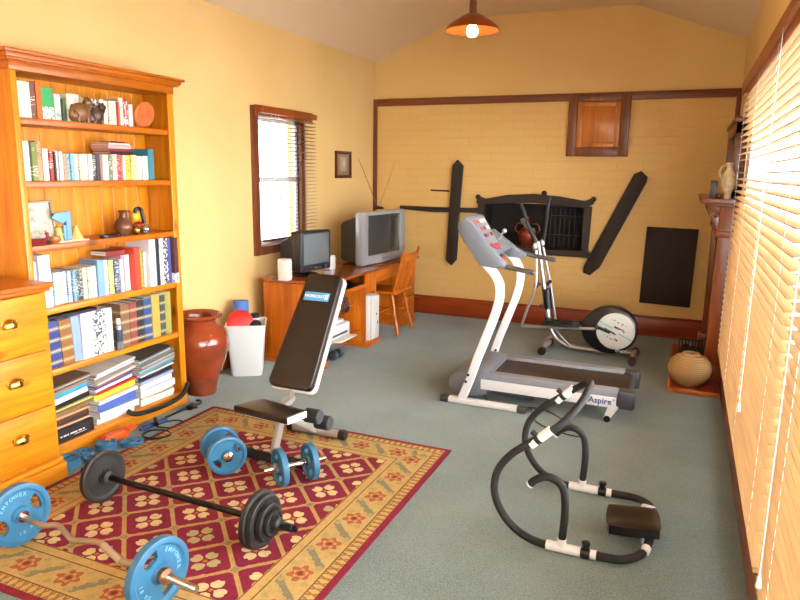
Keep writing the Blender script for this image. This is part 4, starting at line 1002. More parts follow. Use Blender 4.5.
# ------------------------------------------------------------------ mantelpiece on right wall
MY0,MY1=5.52,6.80
t=thing('mantelpiece','carved dark timber mantelpiece with scroll brackets on the right wall','mantelpiece',(.28,(MY0+MY1)/2,0))
obj('mantel_shelf',MB().bb(.095,XR,MY0-.05,MY1+.05,1.39,1.43,.006).bb(.12,XR,MY0-.03,MY1+.03,1.37,1.392,.006),mantelY,t)
for y in (MY0,MY1-.13):
    p=obj('pilaster',MB().bb(.232,XR,y,y+.13,.14,1.37,.004).bb(.205,XR,y-.008,y+.138,0,.14,.006).bb(.212,XR,y-.006,y+.136,1.14,1.19,.005),mantelZ,t)
    b=MB(); MS=Matrix.Translation((0,y+.115,0))@Matrix.Rotation(R(90),4,'X')
    b.prism([(.24,1.37),(.155,1.37),(.150,1.335),(.17,1.285),(.205,1.22),(.23,1.175),(.24,1.175)],.10,MS,.004)
    sp=[(.203+.040*math.exp(-.17*k)*math.cos(-.7*k+2.6),y+.009,1.31+.040*math.exp(-.17*k)*math.sin(-.7*k+2.6)) for k in range(14)]
    b.tube(sp,.0095,seg=8,n=3)
    obj('scroll_bracket',b,mantelY,p)
    obj('rosette',MB().lathe([(0,.012),(.012,.012),(.018,.006),(.03,.008),(.036,0)],M=Matrix.Translation((.245,y-.008,.075))@Matrix.Rotation(R(90),4,'X')),mantelY,p)
obj('frieze',MB().bb(.25,XR,MY0+.13,MY1-.13,1.08,1.37,.004),mantelY,t)
obj('firebox',MB().bb(.335,XR,MY0+.13,MY1-.13,0,1.08).bb(.27,XR,MY0+.13,MY0+.27,0,1.08).bb(.27,XR,MY1-.27,MY1-.13,0,1.08).bb(.27,XR,MY0+.13,MY1-.13,.85,1.08),mat('firebox_black','1c1614',.6),t)
t2=thing('overmantel_mirror','dark framed overmantel mirror standing on the mantelpiece','mirror',(.34,6.1,1.431))
obj('frame',MB().bb(.285,XR-.002,MY0+.06,MY0+.15,1.4315,1.99,.006).bb(.285,XR-.002,MY1-.15,MY1-.06,1.4315,1.99,.006).bb(.27,XR-.002,MY0+.04,MY1-.04,1.985,2.02,.006).bb(.285,XR-.002,MY0+.06,MY1-.06,1.4315,1.52,.006).bb(.285,XR-.002,MY0+.06,MY1-.06,1.90,1.99,.006),mantelY,t2)
obj('mirror_glass',MB().bb(.318,.322,MY0+.14,MY1-.14,1.5,1.92),mat('mirror_silver','c8c8c8',.05,1.0),t2)
c=(.268,5.54,1.4305)
t2=thing('ceramic_vase','cream marbled ceramic vase on the near end of the mantelpiece','vase',c)
cv=mat('cream_marbled','cdb894',.35,var=.3,bscale=30)
obj('body',MB().lathe([(0,0),(.028,0),(.030,.012),(.024,.03),(.042,.08),(.050,.125),(.046,.165),(.030,.195),(.024,.21)],c=c),cv,t2)
obj('neck',MB().lathe([(.024,.209),(.022,.235),(.030,.262),(.026,.262),(.018,.235),(.02,.205)],c=c),cv,t2)
obj('handle',MB().tube([(c[0]-.045,c[1],c[2]+.14),(c[0]-.066,c[1],c[2]+.19),(c[0]-.05,c[1],c[2]+.235),(c[0]-.022,c[1],c[2]+.24)],.006,seg=8),cv,t2)
b=MB().bb(.150,.198,5.515,5.527,1.4305,1.56,.003); t2=thing('photo_stand','small black standing frame left of the cream vase','picture',(.174,5.52,1.4305))
obj('frame',b,mat('black_frame','201c1a',.5),t2); obj('stay',MB().box((.174,5.555,1.48),(.01,.004,.10),(R(25),0,0)),mat('black_frame','201c1a',.5),t2)
tag(obj('glass_ornament',MB().sph((.212,5.50,1.4505),.02).cyl((.212,5.50,1.4305),(.212,5.50,1.437),.012),mat('amber_glass','6a2a1a',.1)),'tiny reddish glass ornament between black frame and cream vase','ornament')
# hearth
t=thing('hearth','red tiled hearth slab with timber edging before the mantelpiece','hearth',(.16,5.88,0))
m,nt,b_=newmat('red_tile'); N=nt.nodes.new; tc=N('ShaderNodeTexCoord'); bt=N('ShaderNodeTexBrick'); bt.offset=0; bt.inputs['Scale'].default_value=1; bt.inputs['Brick Width'].default_value=.15; bt.inputs['Row Height'].default_value=.15; bt.inputs['Mortar Size'].default_value=.003
bt.inputs['Color1'].default_value=lin('8c3218'); bt.inputs['Color2'].default_value=lin('9a3a1c'); bt.inputs['Mortar'].default_value=lin('6a2a18'); nt.links.new(tc.outputs['Object'],bt.inputs['Vector']); nt.links.new(bt.outputs['Color'],b_.inputs['Base Color']); b_.inputs['Roughness'].default_value=.3
obj('tiles',MB().bb(.01,.21,5.19,6.60,0,.028).bb(.20,.338,5.19,5.50,0,.028).bb(.20,.26,5.67,6.60,0,.028),m,t)
obj('edging',MB().bb(-.015,.012,5.16,6.63,0,.034,.005).bb(.012,.338,5.16,5.19,0,.034,.005).bb(.012,.205,6.60,6.63,0,.034,.005),wood('hearth_edge','a04c1c','b86028','c87434',axis='y',knots=False),t)
c=(.130,5.352,.0285)
m,nt,b_=newmat('ribbed_stoneware'); N=nt.nodes.new; tc=N('ShaderNodeTexCoord'); wv=N('ShaderNodeTexWave'); wv.bands_direction='Z'; wv.inputs['Scale'].default_value=22; wv.inputs['Distortion'].default_value=1.5
nt.links.new(tc.outputs['Object'],wv.inputs['Vector']); r=N('ShaderNodeValToRGB'); r.color_ramp.elements[0].color=lin('b08a58'); r.color_ramp.elements[1].color=lin('c49e6a'); nt.links.new(wv.outputs['Fac'],r.inputs['Fac']); nt.links.new(r.outputs['Color'],b_.inputs['Base Color']); b_.inputs['Roughness'].default_value=.7
bp=N('ShaderNodeBump'); bp.inputs['Strength'].default_value=.4; bp.inputs['Distance'].default_value=.004; nt.links.new(wv.outputs['Fac'],bp.inputs['Height']); nt.links.new(bp.outputs['Normal'],b_.inputs['Normal'])
tag(obj('round_pot',MB().lathe([(0,0),(.08,0),(.12,.03),(.15,.08),(.157,.125),(.145,.175),(.11,.215),(.068,.232),(.062,.245),(.05,.245),(.052,.225),(.10,.2),(.13,.13),(.08,.02),(0,.015)],c=c,seg=48),m),'squat round tan ribbed pot on the near end of the hearth','pot')
t=thing('fire_basket','black iron basket full of dark coals behind the round tan pot','basket',(.155,5.92,.0285))
b=MB()
for k in range(8): b.cyl((.045+.026*k,5.75,.05),(.045+.026*k,5.75,.20),.005,seg=6); b.cyl((.045+.026*k,6.1,.05),(.045+.026*k,6.1,.20),.005,seg=6)
for k in range(10): b.cyl((.045,5.75+.039*k,.05),(.045,5.75+.039*k,.20),.005,seg=6)
for z in (.06,.13,.20): b.tube([(.045,5.75,z),(.228,5.75,z),(.228,6.1,z),(.045,6.1,z)],.006,seg=6,closed=True,smooth=False)
for x,y in ((.05,5.76),(.222,5.76),(.05,6.09),(.222,6.09)): b.cyl((x,y,.0285),(x,y,.06),.009,seg=8)
obj('iron_basket',b,blackm,t)
b=MB(); rc=random.Random(5)
for k in range(34): b.sph((.137+rc.uniform(-.065,.065),5.92+rc.uniform(-.14,.14),.085+rc.uniform(0,.085)),rc.uniform(.018,.03),(1,rc.uniform(.8,1.2),.8),seg=8)
tag(obj('coal',b,mat('coal_black','161414',.55,bump=.5,bscale=40),t),None,None,None,'stuff')
# ------------------------------------------------------------------ weight plates
def plate_mb(r,t,hole,slots,prof=None,seg=60,mi=0):
    """disc about local Z; slots = list of (centre angle deg, half width deg) between 0.5r and 0.72r"""
    rr=[hole,hole+.004,r*.26,r*.30,r*.44,r*.50,r*.73,r*.78,r*.84,r*.97,r]
    hh=[t*.50,t*.56,t*.56,t*.30,t*.27,t*.27,t*.27,t*.27,t*.5,t*.5,t*.42]
    b=MB(); bm=b.bm
    F=[];B=[]
    for a,h in zip(rr,hh):
        F.append([bm.verts.new((a*math.cos(2*PI*j/seg),a*math.sin(2*PI*j/seg),h)) for j in range(seg)])
        B.append([bm.verts.new((a*math.cos(2*PI*j/seg),a*math.sin(2*PI*j/seg),-h)) for j in range(seg)])
    def void(i,j):
        if i<0 or i>=len(rr)-1: return True
        if 5<=i<=5+0 or i==5:
            pass
        if i in (5,):
            ang=(j+.5)*360/seg
            for c,w in slots:
                d=abs((ang-c+180)%360-180)
                if d<w: return True
        if i in (4,):
            ang=(j+.5)*360/seg
            for c,w in slots:
                d=abs((ang-c+180)%360-180)
                if d<w*.75: return True
        return False
    for i in range(len(rr)-1):
        for j in range(seg):
            k=(j+1)%seg
            if void(i,j): continue
            for f in ((F[i][j],F[i+1][j],F[i+1][k],F[i][k]),(B[i][j],B[i][k],B[i+1][k],B[i+1][j])):
                q=bm.faces.new(f); q.smooth=True; q.material_index=mi
            if void(i,(j-1)%seg): q=bm.faces.new((F[i][j],B[i][j],B[i+1][j],F[i+1][j])); q.material_index=mi
            if void(i,k): q=bm.faces.new((F[i][k],F[i+1][k],B[i+1][k],B[i][k])); q.material_index=mi
            if void(i-1,j): q=bm.faces.new((F[i][j],F[i][k],B[i][k],B[i][j])); q.material_index=mi
            if void(i+1,j): q=bm.faces.new((F[i+1][k],F[i+1][j],B[i+1][j],B[i+1][k])); q.material_index=mi; q.smooth=True
    return b
def letters_mb(b,txt,rad,size,h,a0,step,flip=False):
    n=len(txt)
    for i,ch in enumerate(txt):
        a=R(a0)-(i-(n-1)/2)*R(step)*(1 if not flip else -1)
        M=Matrix.Rotation(a-PI/2+(PI if flip else 0),4,'Z'); p=Matrix.Translation((rad*math.cos(a),rad*math.sin(a),h))
        b.text(ch,size,p@M,.0012,bold=.0006)
    return b
def axisM(c,d,spin=0):
    return Matrix.Translation(c)@Vector(d).normalized().to_track_quat('Z','Y').to_matrix().to_4x4()@Matrix.Rotation(R(spin),4,'Z')
def add_plate(parent,c,d,r,t,m_,slots,spin=0,txt=None,both=True,lm=None,hole=.014):
    M=axisM(c,d,spin)
    p=obj('weight_plate',plate_mb(r,t,hole,slots).xf(M),m_,parent,angle=40)
    if txt:
        b=MB(); letters_mb(b,txt[0],r*.655,r*.17,t*.27,90,13); letters_mb(b,txt[1],r*.64,r*.15,t*.27,270,12,True); b.xf(M); obj('lettering',b,lm,p)
    return p
up=Vector((0,0,1))
SL2=[(0,26),(180,26)]; SL3=[(30,24),(150,24),(270,24)]
# ---- blue curl bar
RZ=.010
A=Vector((-2.49,1.745,RZ+.135)); B_=Vector((-1.655,1.665,RZ+.135)); ax=(B_-A).normalized()
t=thing('curl_bar','cranked chrome curl bar with big blue plates at the rug front','barbell',(A+B_)/2*1.0-Vector((0,0,.16)))
side=Vector((ax.y,-ax.x,0))
def P(f,s,z=0): return tuple(A+(B_-A)*f+side*s+up*z)
obj('cranked_bar',MB().tube([P(-.10,0),P(0,0),P(.10,.006),P(.19,.006),P(.215,0),P(.25,-.022),P(.275,-.026),P(.30,-.022),P(.43,.012),P(.46,.012),P(.50,-.004),P(.56,-.026),P(.60,-.024),P(.64,-.014),P(.79,.016),P(.83,.018),P(.88,.008),P(1.0,0),P(1.06,0)],.0118,seg=14,n=3),[mat('worn_chrome','a89a86',.28,.85)],t)
b=MB()
for f0,f1 in ((.30,.33),(.53,.56),(.66,.69)): 
    pass
obj('grip_sleeve',MB().tube([P(.615,-.021),P(.64,-.014),P(.715,.001),P(.79,.016)],.0145,seg=14),mat('knurled_sleeve','c8b8ac',.35,.7,bump=.6,bscale=500),t)
def sleeve(f0,f1):
    b=MB(); p0=Vector(P(f0,0)); p1=Vector(P(f1,0)); n=int((p1-p0).length/.004)
    pr_=[(.013,0)]
    for i in range(n): pr_+= [(.0145,i*.004+.001),(.0128,i*.004+.003)]
    pr_+=[(.012,n*.004),(0,n*.004+.002)]
    b.lathe(pr_,M=axisM(p0,p1-p0),seg=20); return b
obj('threaded_sleeve',sleeve(1.04,1.235),chrome,t); obj('threaded_sleeve',sleeve(-.22,-.03) ,chrome,t)
for c,s in ((A,-1),(B_,1)):
    obj('collar',MB().lathe([(.014,0),(.028,.0),(.030,.006),(.030,.022),(.020,.030),(.014,.034)],M=axisM(c+ax*s*.022,ax*s)),chrome if s<0 else mat('brown_collar','8a5a3c',.4,.5),t)
    obj('inner_collar',MB().lathe([(.014,0),(.024,0),(.024,.016),(.014,.018)],M=axisM(c-ax*s*.038,ax*s)),chrome,t)
add_plate(t,A,ax,.135,.036,blueiron,SL2,spin=20,txt=('EMPOWER','10 KG'),lm=bluelight)
add_plate(t,B_,ax,.135,.036,blueiron,SL2,spin=298,txt=('EMPOWER','10 KG'),lm=bluelight)
# ---- black barbell
A=Vector((-2.47,2.175,RZ+.126)); B_=Vector((-1.555,2.150,RZ+.126)); ax=(B_-A).normalized()
t=thing('barbell','long black barbell with black iron plates across the rug','barbell',(A+B_)/2-Vector((0,0,.147)))
obj('bar',MB().cyl(A-ax*.14,B_+ax*.19,.0135,seg=16).cyl(A+ax*.05,B_-ax*.05,.0150,seg=16),mat('black_bar','201a1a',.3,.6),t)
add_plate(t,A,ax,.126,.026,blackm,[],0)
add_plate(t,A-ax*.028,ax,.100,.024,blackm,[])
add_plate(t,B_-ax*.0,ax,.126,.026,blackm,[])
add_plate(t,B_+ax*.027,ax,.112,.024,blackm,[])
add_plate(t,B_+ax*.052,ax,.080,.022,blackm,[])
add_plate(t,B_+ax*.074,ax,.056,.020,blackm,[])
for c,s in ((A+ax*.02,1),(A-ax*.05,-1),(B_-ax*.02,-1),(B_+ax*.084,1)):
    obj('collar',MB().lathe([(.014,0),(.030,0),(.032,.005),(.030,.02),(.021,.028),(.014,.03)],M=axisM(c,ax*s)).cyl(c+ax*s*.012,c+ax*s*.012+up*.04,.004,seg=8),blackm,t)
b=MB(); prf=[(.0135,0)]
for i in range(12): prf+=[(.018,i*.005+.002),(.014,i*.005+.004)]
obj('end_nut',b.lathe(prf+[(.016,.062),(0,.062)],M=axisM(B_+ax*.11,ax)),black,t)
# ---- dumbbells
def dumbbell(label,C0,d,r,half,spin,n=1,ext=.05):
    d=Vector(d).normalized(); C=Vector((C0[0],C0[1],RZ+r)); t=thing('dumbbell',label,'dumbbell',(C0[0],C0[1],RZ),0,'blue plate dumbbells on the rug')
    obj('handle',MB().cyl(C-d*(half+ext),C+d*(half+ext),.012,seg=14).cyl(C-d*(half-.03),C+d*(half-.03),.0145,seg=14),chrome,t)
    for s in (-1,1):
        c=C+d*s*half
        add_plate(t,c,d*s,r,.032,blueiron,SL2,spin=spin*s)
        obj('collar',MB().lathe([(.012,0),(.024,0),(.026,.005),(.026,.014),(.017,.020),(.012,.024)],M=axisM(c+d*s*.016,d*s)),chrome if s>0 else mat('steel_collar','b09c90',.3,.8),t)
        obj('collar',MB().lathe([(.012,0),(.022,0),(.022,.014),(.012,.016)],M=axisM(c-d*s*.032,d*s)),chrome,t)
dumbbell('blue plated dumbbell left of the bench, its plates facing the viewer',(-2.175,2.705),(.78,-.62,0),.104,.080,35,ext=.04)
dumbbell('blue plated dumbbell before the bench leg, its plates seen edge-on',(-1.735,2.725),(.60,.80,0),.098,.082,60,ext=.085)
# ---- small blue plates stacked by the chest
for i,(x,y,n,r) in enumerate(((-2.965,2.385,2,.064),(-3.0,2.515,1,.056),(-2.945,2.63,2,.060),(-2.868,2.745,1,.066),(-2.885,2.50,1,.060))):
    for k in range(n):
        M=Matrix.Translation((x+.006*k,y-.004*k,.0005+.0125+k*.0255))@Matrix.Rotation(R(40*i+70*k),4,'Z')
        o=obj('weight_plate',plate_mb(r,.025,.014,SL3,seg=48).xf(M),blueiron)
        wh=['nearest the chest of drawers','farthest back, against the bookcase plinth','in the middle of the carpet group','rightmost, at the rug edge','half hidden behind the black barbell plate'][i]
        ly=('' if n==1 else (', lower of two' if k==0 else ', upper of two'))
        tag(o,'small blue weight plate '+wh+ly,'weight plate','small blue plates on the carpet')
# ---- odds on the carpet by the bookcase
b=MB().box((-3.00,2.74,.030),(.06,.17,.05),(0,0,R(-8)),.010).box((-2.955,2.83,.062),(.04,.08,.02),(0,R(6),R(12)),.004).cyl((-2.99,2.67,.04),(-2.955,2.66,.04),.026)
tag(obj('hand_clamp',b,mat('bright_orange','e0560a',.35)),'bright orange plastic clamp lying on the carpet before the bookcase','tool')
t=thing('skipping_rope','black cord coiled beside its blue handles on the carpet','rope',(-2.90,3.0,0))
obj('cord',MB().tube([(-2.83+.085*math.cos(a)*(1+.05*math.sin(3*a)),2.90+.075*math.sin(a),.006+.004*math.sin(a*1.3)+.0004*i) for i,a in enumerate([2*PI*k/14 for k in range(30)])],.0045,seg=6,n=3)
 .tube([(-2.90,2.98,.02),(-2.82,3.03,.008),(-2.80,3.12,.006),(-2.88,3.15,.006),(-2.93,3.08,.01),(-2.91,3.0,.03)],.0045,seg=6),black,t)
obj('handle',MB().cyl((-2.955,2.93,.018),(-2.935,3.10,.018),.016).cyl((-2.955,2.90,.018),(-2.955,2.94,.018),.009),mat('blue_handle','2c4478',.4),t)
obj('handle',MB().cyl((-2.90,2.98,.035),(-2.955,3.03,.045),.014),black,t)
t=thing('bar_grip','long bent black foam covered bar lying at the bookcase foot','bar',(-2.98,3.1,0))
obj('foam_bar',MB().tube([(-3.045,2.90,.125),(-3.03,2.93,.10),(-3.02,3.00,.085),(-3.015,3.12,.075),(-3.015,3.24,.075),(-3.02,3.34,.085),(-3.035,3.41,.115),(-3.045,3.44,.145)],.015,seg=12),foam,t)
t=thing('clamp_tool','black metal clamp lying on the carpet before the terracotta jar','tool',(-2.97,3.33,0))
obj('shank',MB().cyl((-2.975,3.14,.012),(-2.965,3.33,.016),.007,seg=8),black,t)
obj('jaw',MB().box((-2.955,3.36,.018),(.04,.07,.03),(0,0,R(15)),.005).tube([(-2.95,3.38,.02),(-2.93,3.42,.025),(-2.95,3.45,.03),(-2.98,3.44,.03)],.009,seg=8).tube([(-2.96,3.35,.02),(-2.93,3.34,.02),(-2.90,3.36,.02)],.008,seg=8),black,t)

# ------------------------------------------------------------------ weight bench
RB=RZ
t=thing('weight_bench','adjustable weight bench with dark brown pads, its backrest raised, on rug','bench',(-1.95,3.05,RB))
bx=-1.955
def foot(y,mid_mat,nm):
    o=obj(nm,MB().cyl((bx-.165,y,RB+.028),(bx+.165,y,RB+.028),.026,seg=20),mid_mat,t)
    for s in (-1,1): obj('end_cap',MB().lathe([(0,0),(.030,0),(.031,.004),(.031,.036),(.027,.042),(0,.042)],M=axisM((bx+s*.16,y,RB+.031),(s,0,0))),black,o)
foot(2.87,foam,'rear_foot'); foot(3.315,champagne,'front_foot')
def beam(p0,p1,w,h,m_,nm,bev=.004,roll=0):
    p0=Vector(p0);p1=Vector(p1); d=p1-p0
    M=Matrix.Translation((p0+p1)/2)@d.to_track_quat('Z','Y').to_matrix().to_4x4()@Matrix.Rotation(roll,4,'Z')
    b=MB(); b.box((0,0,0),(w,h,d.length),None,bev); b.xf(M); return obj(nm,b,m_,t)
beam((bx-.01,2.87,RB+.05),(bx-.0,2.955,RB+.285),.028,.045,champagne,'upright_leg')
beam((bx,2.90,.29),(bx,3.30,.055),.03,.05,champagne,'support_strut')
beam((bx,2.83,.295),(bx,3.05,.335),.045,.03,champagne,'seat_rail')
beam((bx,3.02,.30),(bx,3.06,.42),.02,.035,steel,'backrest_post')
# seat pad
b=MB().prism([(-2.165,2.785),(-1.80,2.752),(-1.768,2.895),(-2.085,2.95)],.046,Matrix.Translation((0,0,.297)),.013); obj('seat_pad',b,vinyl,t)
b=MB().prism([(-1.801,2.757),(-1.794,2.757),(-1.763,2.89),(-1.770,2.892)],.036,Matrix.Translation((0,0,.300)),.002).prism([(-2.10,2.80),(-1.815,2.775),(-1.79,2.885),(-2.06,2.93)],.010,Matrix.Translation((0,0,.288)),.003); obj('seat_board',b,mat('white_edge_trim','d8d2ca',.4),t)
# backrest pad
p0=Vector((bx+.0,3.035,.385)); p1=Vector((bx+.005,3.46,.965)); d=(p1-p0); Lb=d.length
zx=Vector((1,0,0)); M=Matrix.Translation((p0+p1)/2)@Matrix(((1,0,0,0),(0,d.y/Lb,-d.z/Lb,0),(0,d.z/Lb,d.y/Lb,0),(0,0,0,1)))
# local x = width, y = up the pad, z = outwards from the face
def padpoly(w0,w1,l,r):
    out=[]
    for cx,cy,a0 in ((w1/2,l/2,0),(-w1/2,l/2,90),(-w0/2,-l/2,180),(w0/2,-l/2,270)):
        for k in range(6):
            a=R(a0+k*18); sx=1 if cx>0 else -1; sy=1 if cy>0 else -1
            out.append((cx-sx*r+r*math.cos(a),cy-sy*r+r*math.sin(a)))
    return out
flip=Matrix.Rotation(0,4,'X')
n_=M.to_3x3()@Vector((0,0,1))
sg=1 if n_.y<0 else -1
b=MB(); b.prism(padpoly(.282,.232,Lb,.035),.05,Matrix.Translation((0,0,-.01 if sg>0 else -.04)),.012); b.xf(M); obj('back_pad',b,vinyl,t)
b=MB(); b.prism(padpoly(.297,.247,Lb+.012,.038),.026,Matrix.Translation((0,0,-.036 if sg>0 else .010)),.004); b.xf(M); obj('back_board',b,mat('white_edge_trim','d8d2ca',.4),t)
zf=.0405*sg if sg>0 else -.0405
def onpad(x,y,z): return M@Matrix.Translation((x,y,z))@(Matrix.Rotation(0,4,'Y') if sg>0 else Matrix.Rotation(PI,4,'Y'))
b=MB().box((0,0,0),(.168,.056,.003),None,.0014); b.xf(onpad(-.004,.205,zf)); lg=obj('badge',b,mat('badge_blue','5aa0d0',.4),t)
b=MB().m(0).text('WORKOUT',.0255,Matrix.Translation((-.014,0,0)),.0006,bold=.0005).box((.066,0,0),(.020,.034,.001)); b.xf(onpad(-.004,.205,zf+.0018*sg)); obj('badge_lettering',b,white,lg)
# foam leg rollers
b=MB()
for y,z,x0,x1 in ((2.945,.290,bx+.155,bx+.24),(3.01,.235,bx+.18,bx+.265)):
    r=obj('foam_roller',MB().lathe([(0,0),(.036,0),(.040,.004),(.040,x1-x0-.004),(.036,x1-x0),(0,x1-x0)],M=axisM((x0,y,z),(1,0,0))),foam,t)
    obj('roller_bar',MB().cyl((bx,y,z),(x0,y,z),.009,seg=10),chrome,t)
    obj('roller_cap',MB().lathe([(.038,0),(.034,.004),(.012,.006),(0,.006)],M=axisM((x1,y,z),(1,0,0))),dkgrey,r)

# ------------------------------------------------------------------ ab roller
t=thing('ab_roller','black foam covered tubular ab roller with headrest on the carpet','exercise frame',(-.35,2.96,0))
y0,y1=2.66,3.265
def mir(P_,y): return [(x,y if abs(yy)<1e-6 else y+yy,z) for x,yy,z in P_]
near=[(-.30,0,.022),(-.40,0,.018),(-.50,0,.030),(-.585,0,.075),(-.645,0,.15),(-.67,0,.235),(-.655,0,.325),(-.60,0,.405),(-.53,0,.465),(-.46,0,.52)]
hoop=[(-.46,y0,.52),(-.41,y0+.015,.56),(-.365,y0+.07,.605),(-.34,y0+.17,.632),(-.335,2.9625,.640),(-.34,y1-.17,.632),(-.365,y1-.07,.605),(-.41,y1-.015,.56),(-.46,y1,.52)]
obj('rocker_tube',MB().tube([(x,y0,z) for x,_,z in near],.0168,seg=14),foam,t)
obj('rocker_tube',MB().tube([(x,y1,z) for x,_,z in near],.0168,seg=14),foam,t)
obj('push_bar',MB().tube(hoop,.0168,seg=14),foam,t)
obj('headrest_tube',MB().tube([(-.30,y0,.022),(-.20,y0,.022),(-.11,y0+.01,.026),(-.045,y0+.07,.036),(-.02,y0+.17,.05),(-.018,2.9625,.055),(-.02,y1-.17,.05),(-.045,y1-.07,.036),(-.11,y1-.01,.026),(-.20,y1,.022),(-.30,y1,.022)],.018,seg=14),foam,t)
cw=mat('white_connector','e4e4e4',.3)
for y in (y0,y1):
    c=obj('floor_connector',MB().cyl((-.43,y,.021),(-.285,y,.021),.0215,seg=16).cyl((-.365,y,.02),(-.365,y,.065),.0195,seg=16),cw,t)
    obj('clamp_knob',MB().cyl((-.268,y,.0),(-.268,y,.0),.01) if False else MB().cyl((-.283,y,.021),(-.250,y,.021),.0225,seg=16).cyl((-.265,y,.03),(-.265,y,.062),.014,seg=14).lathe([(0,.06),(.018,.06),(.018,.072),(0,.074)],c=(-.265,y,0)),black,c)
    obj('white_band',MB().cyl((-.245,y,.022),(-.220,y,.022),.0205,seg=16),cw,t)
    s=1 if y==y0 else -1
    obj('side_arm',MB().tube([(-.365,y,.06),(-.36,y,.15),(-.362,y,.235),(-.375,y,.295),(-.41,y,.328),(-.455,y,.33),(-.495,y,.305),(-.512,y,.285)],.0168,seg=14),foam,t)
    obj('arm_end_cap',MB().cyl((-.512,y,.285),(-.517,y,.279),.0175,seg=14),cw,t)
    a=Vector((-.475,y,.507)); b2=Vector((-.435,y,.546)); dd=(b2-a).normalized()
    obj('white_band',MB().cyl(a-dd*.01,a+dd*.052,.0198,seg=16),cw,t)
    obj('white_band',MB().cyl(a-dd*.062,a-dd*.032,.0198,seg=16),cw,t)
    k=obj('joint_knob',MB().cyl(a-dd*.03,a-dd*.012,.0215,seg=14).cyl(a-dd*.02+Vector((-.0,0,.01)),a-dd*.02+Vector((-.03,0,.032)),.012,seg=12),black,t)
obj('headrest_post',MB().cyl((-.028,2.765,.048),(-.034,2.735,.042),.0195,seg=12),cw,t)
obj('headrest_post',MB().cyl((-.019,3.12,.052),(-.06,3.06,.085),.014,seg=12),cw,t)
HM=Matrix.Translation((-.095,2.90,.086))@Matrix.Rotation(R(6),4,'Z')@Matrix.Rotation(R(-3),4,'Y')
b=MB(); t2=bmesh.new(); bmesh.ops.create_cube(t2,size=1); bmesh.ops.subdivide_edges(t2,edges=t2.edges,cuts=6,use_grid_fill=True)
for v in t2.verts:
    x,y,z=v.co.x*2,v.co.y*2,v.co.z*2
    sx=.115*(1-.10*abs(y)**3); sy=.105*(1-.06*abs(x)**3); dip=-.020*(1-abs(y)**1.6)*(1 if z>0 else 0)*(1)
    edge=1-.38*max(abs(x),abs(y))**5
    v.co=Vector((x*sx,y*sy,z*.032*edge+dip*.8))
b._merge(t2,HM); o=obj('headrest',b,mat('black_leather','201c1b',.28,bump=.2,bscale=120),t,angle=60)

# ------------------------------------------------------------------ treadmill
TR=math.atan2(.09,1.05)*.9
t=thing('treadmill','grey and white motorised treadmill standing behind the ab roller','treadmill',(-1.2,4.6,0))
N0,N1=4.29,4.94          # outer faces of the deck
def tri(b): return b
obj('foot_bar',MB().bb(-1.45,-.93,4.228,4.282,.004,.042,.008),whitepaint,t); 
f2=obj('foot_bar',MB().bb(-1.45,-.93,4.948,5.002,.004,.042,.008),whitepaint,t)
for y in (4.255,4.975):
    for x in (-1.455,-.905): obj('foot_cap',MB().bb(x-.033,x+.033,y-.031,y+.031,0,.047,.01),dkgrey,t)
UP=[(-1.335,.03),(-1.285,.16),(-1.235,.32),(-1.18,.48),(-1.125,.64),(-1.095,.76),(-1.095,.855),(-1.13,.93),(-1.20,1.005)]
for y in (4.255,4.975):
    b=MB(); pts=catmull([(x,y,z) for x,z in UP],5); rings=[]
    for i,p in enumerate(pts):
        tg=(pts[min(len(pts)-1,i+1)]-pts[max(0,i-1)]).normalized(); nr=Vector((tg.z,0,-tg.x)); w=.029
        rings.append([b.bm.verts.new(p+nr*w*a+Vector((0,c*.02,0))) for a,c in ((-1,-.7),(-.8,-1),(.8,-1),(1,-.7),(1,.7),(.8,1),(-.8,1),(-1,.7))])
    for A_,B2 in zip(rings,rings[1:]):
        for j in range(8):
            f=b.bm.faces.new((A_[j],A_[(j+1)%8],B2[(j+1)%8],B2[j])); f.smooth=True
    b.bm.faces.new(list(reversed(rings[0]))); b.bm.faces.new(rings[-1]); bmesh.ops.recalc_face_normals(b.bm,faces=b.bm.faces)
    if y>4.5: b.xf(Matrix.Translation((-.03,0,0)))
    u=obj('upright',b,whitepaint,t)
    obj('bolt',MB().cyl((-1.30,y-.022,.17),(-1.30,y-.026,.17),.010,seg=10),black,u); obj('bolt',MB().cyl((-1.285,y-.022,.22),(-1.285,y-.026,.22),.010,seg=10),black,u)
    # shroud that joins the upright to the console
    MS=Matrix.Translation((0,y+.034,0))@Matrix.Rotation(R(90),4,'X')
    sh=obj('shroud',MB().prism([(-1.215,.975),(-1.30,1.09),(-1.365,1.20),(-1.372,1.265),(-1.335,1.29),(-1.275,1.262),(-1.165,1.12),(-1.09,1.045),(-1.035,1.0),(-1.045,.97),(-1.12,.965)] if y<4.5 else [(-1.20,.955),(-1.275,1.01),(-1.36,1.13),(-1.335,1.165),(-1.25,1.105),(-1.13,1.02),(-1.06,.99),(-1.07,.96),(-1.12,.95)],.062,MS,.012),greypl,t)
    obj('handrail',MB().tube([(-1.10,y,.995),(-1.04,y,.978),(-.95,y,.965),(-.86,y,.952)],.0165,seg=12).sph((-.86,y,.952),.017,seg=12),mat('handrail_grip','4a4240',.55),t)
b=MB(); MS=Matrix.Translation((0,4.945,0))@Matrix.Rotation(R(90),4,'X')
b.prism([(-1.36,1.10),(-1.28,1.03),(-1.20,1.00),(-1.17,1.03),(-1.27,1.11),(-1.335,1.155)],.30,MS,.010)
MS=Matrix.Translation((0,4.68,0))@Matrix.Rotation(R(90),4,'X')
b.prism([(-1.395,1.20),(-1.35,1.12),(-1.20,1.00),(-1.165,1.02),(-1.185,1.06),(-1.33,1.285),(-1.36,1.295),(-1.395,1.25)],.395,MS,.012); cs=obj('console',b,greypl,t)
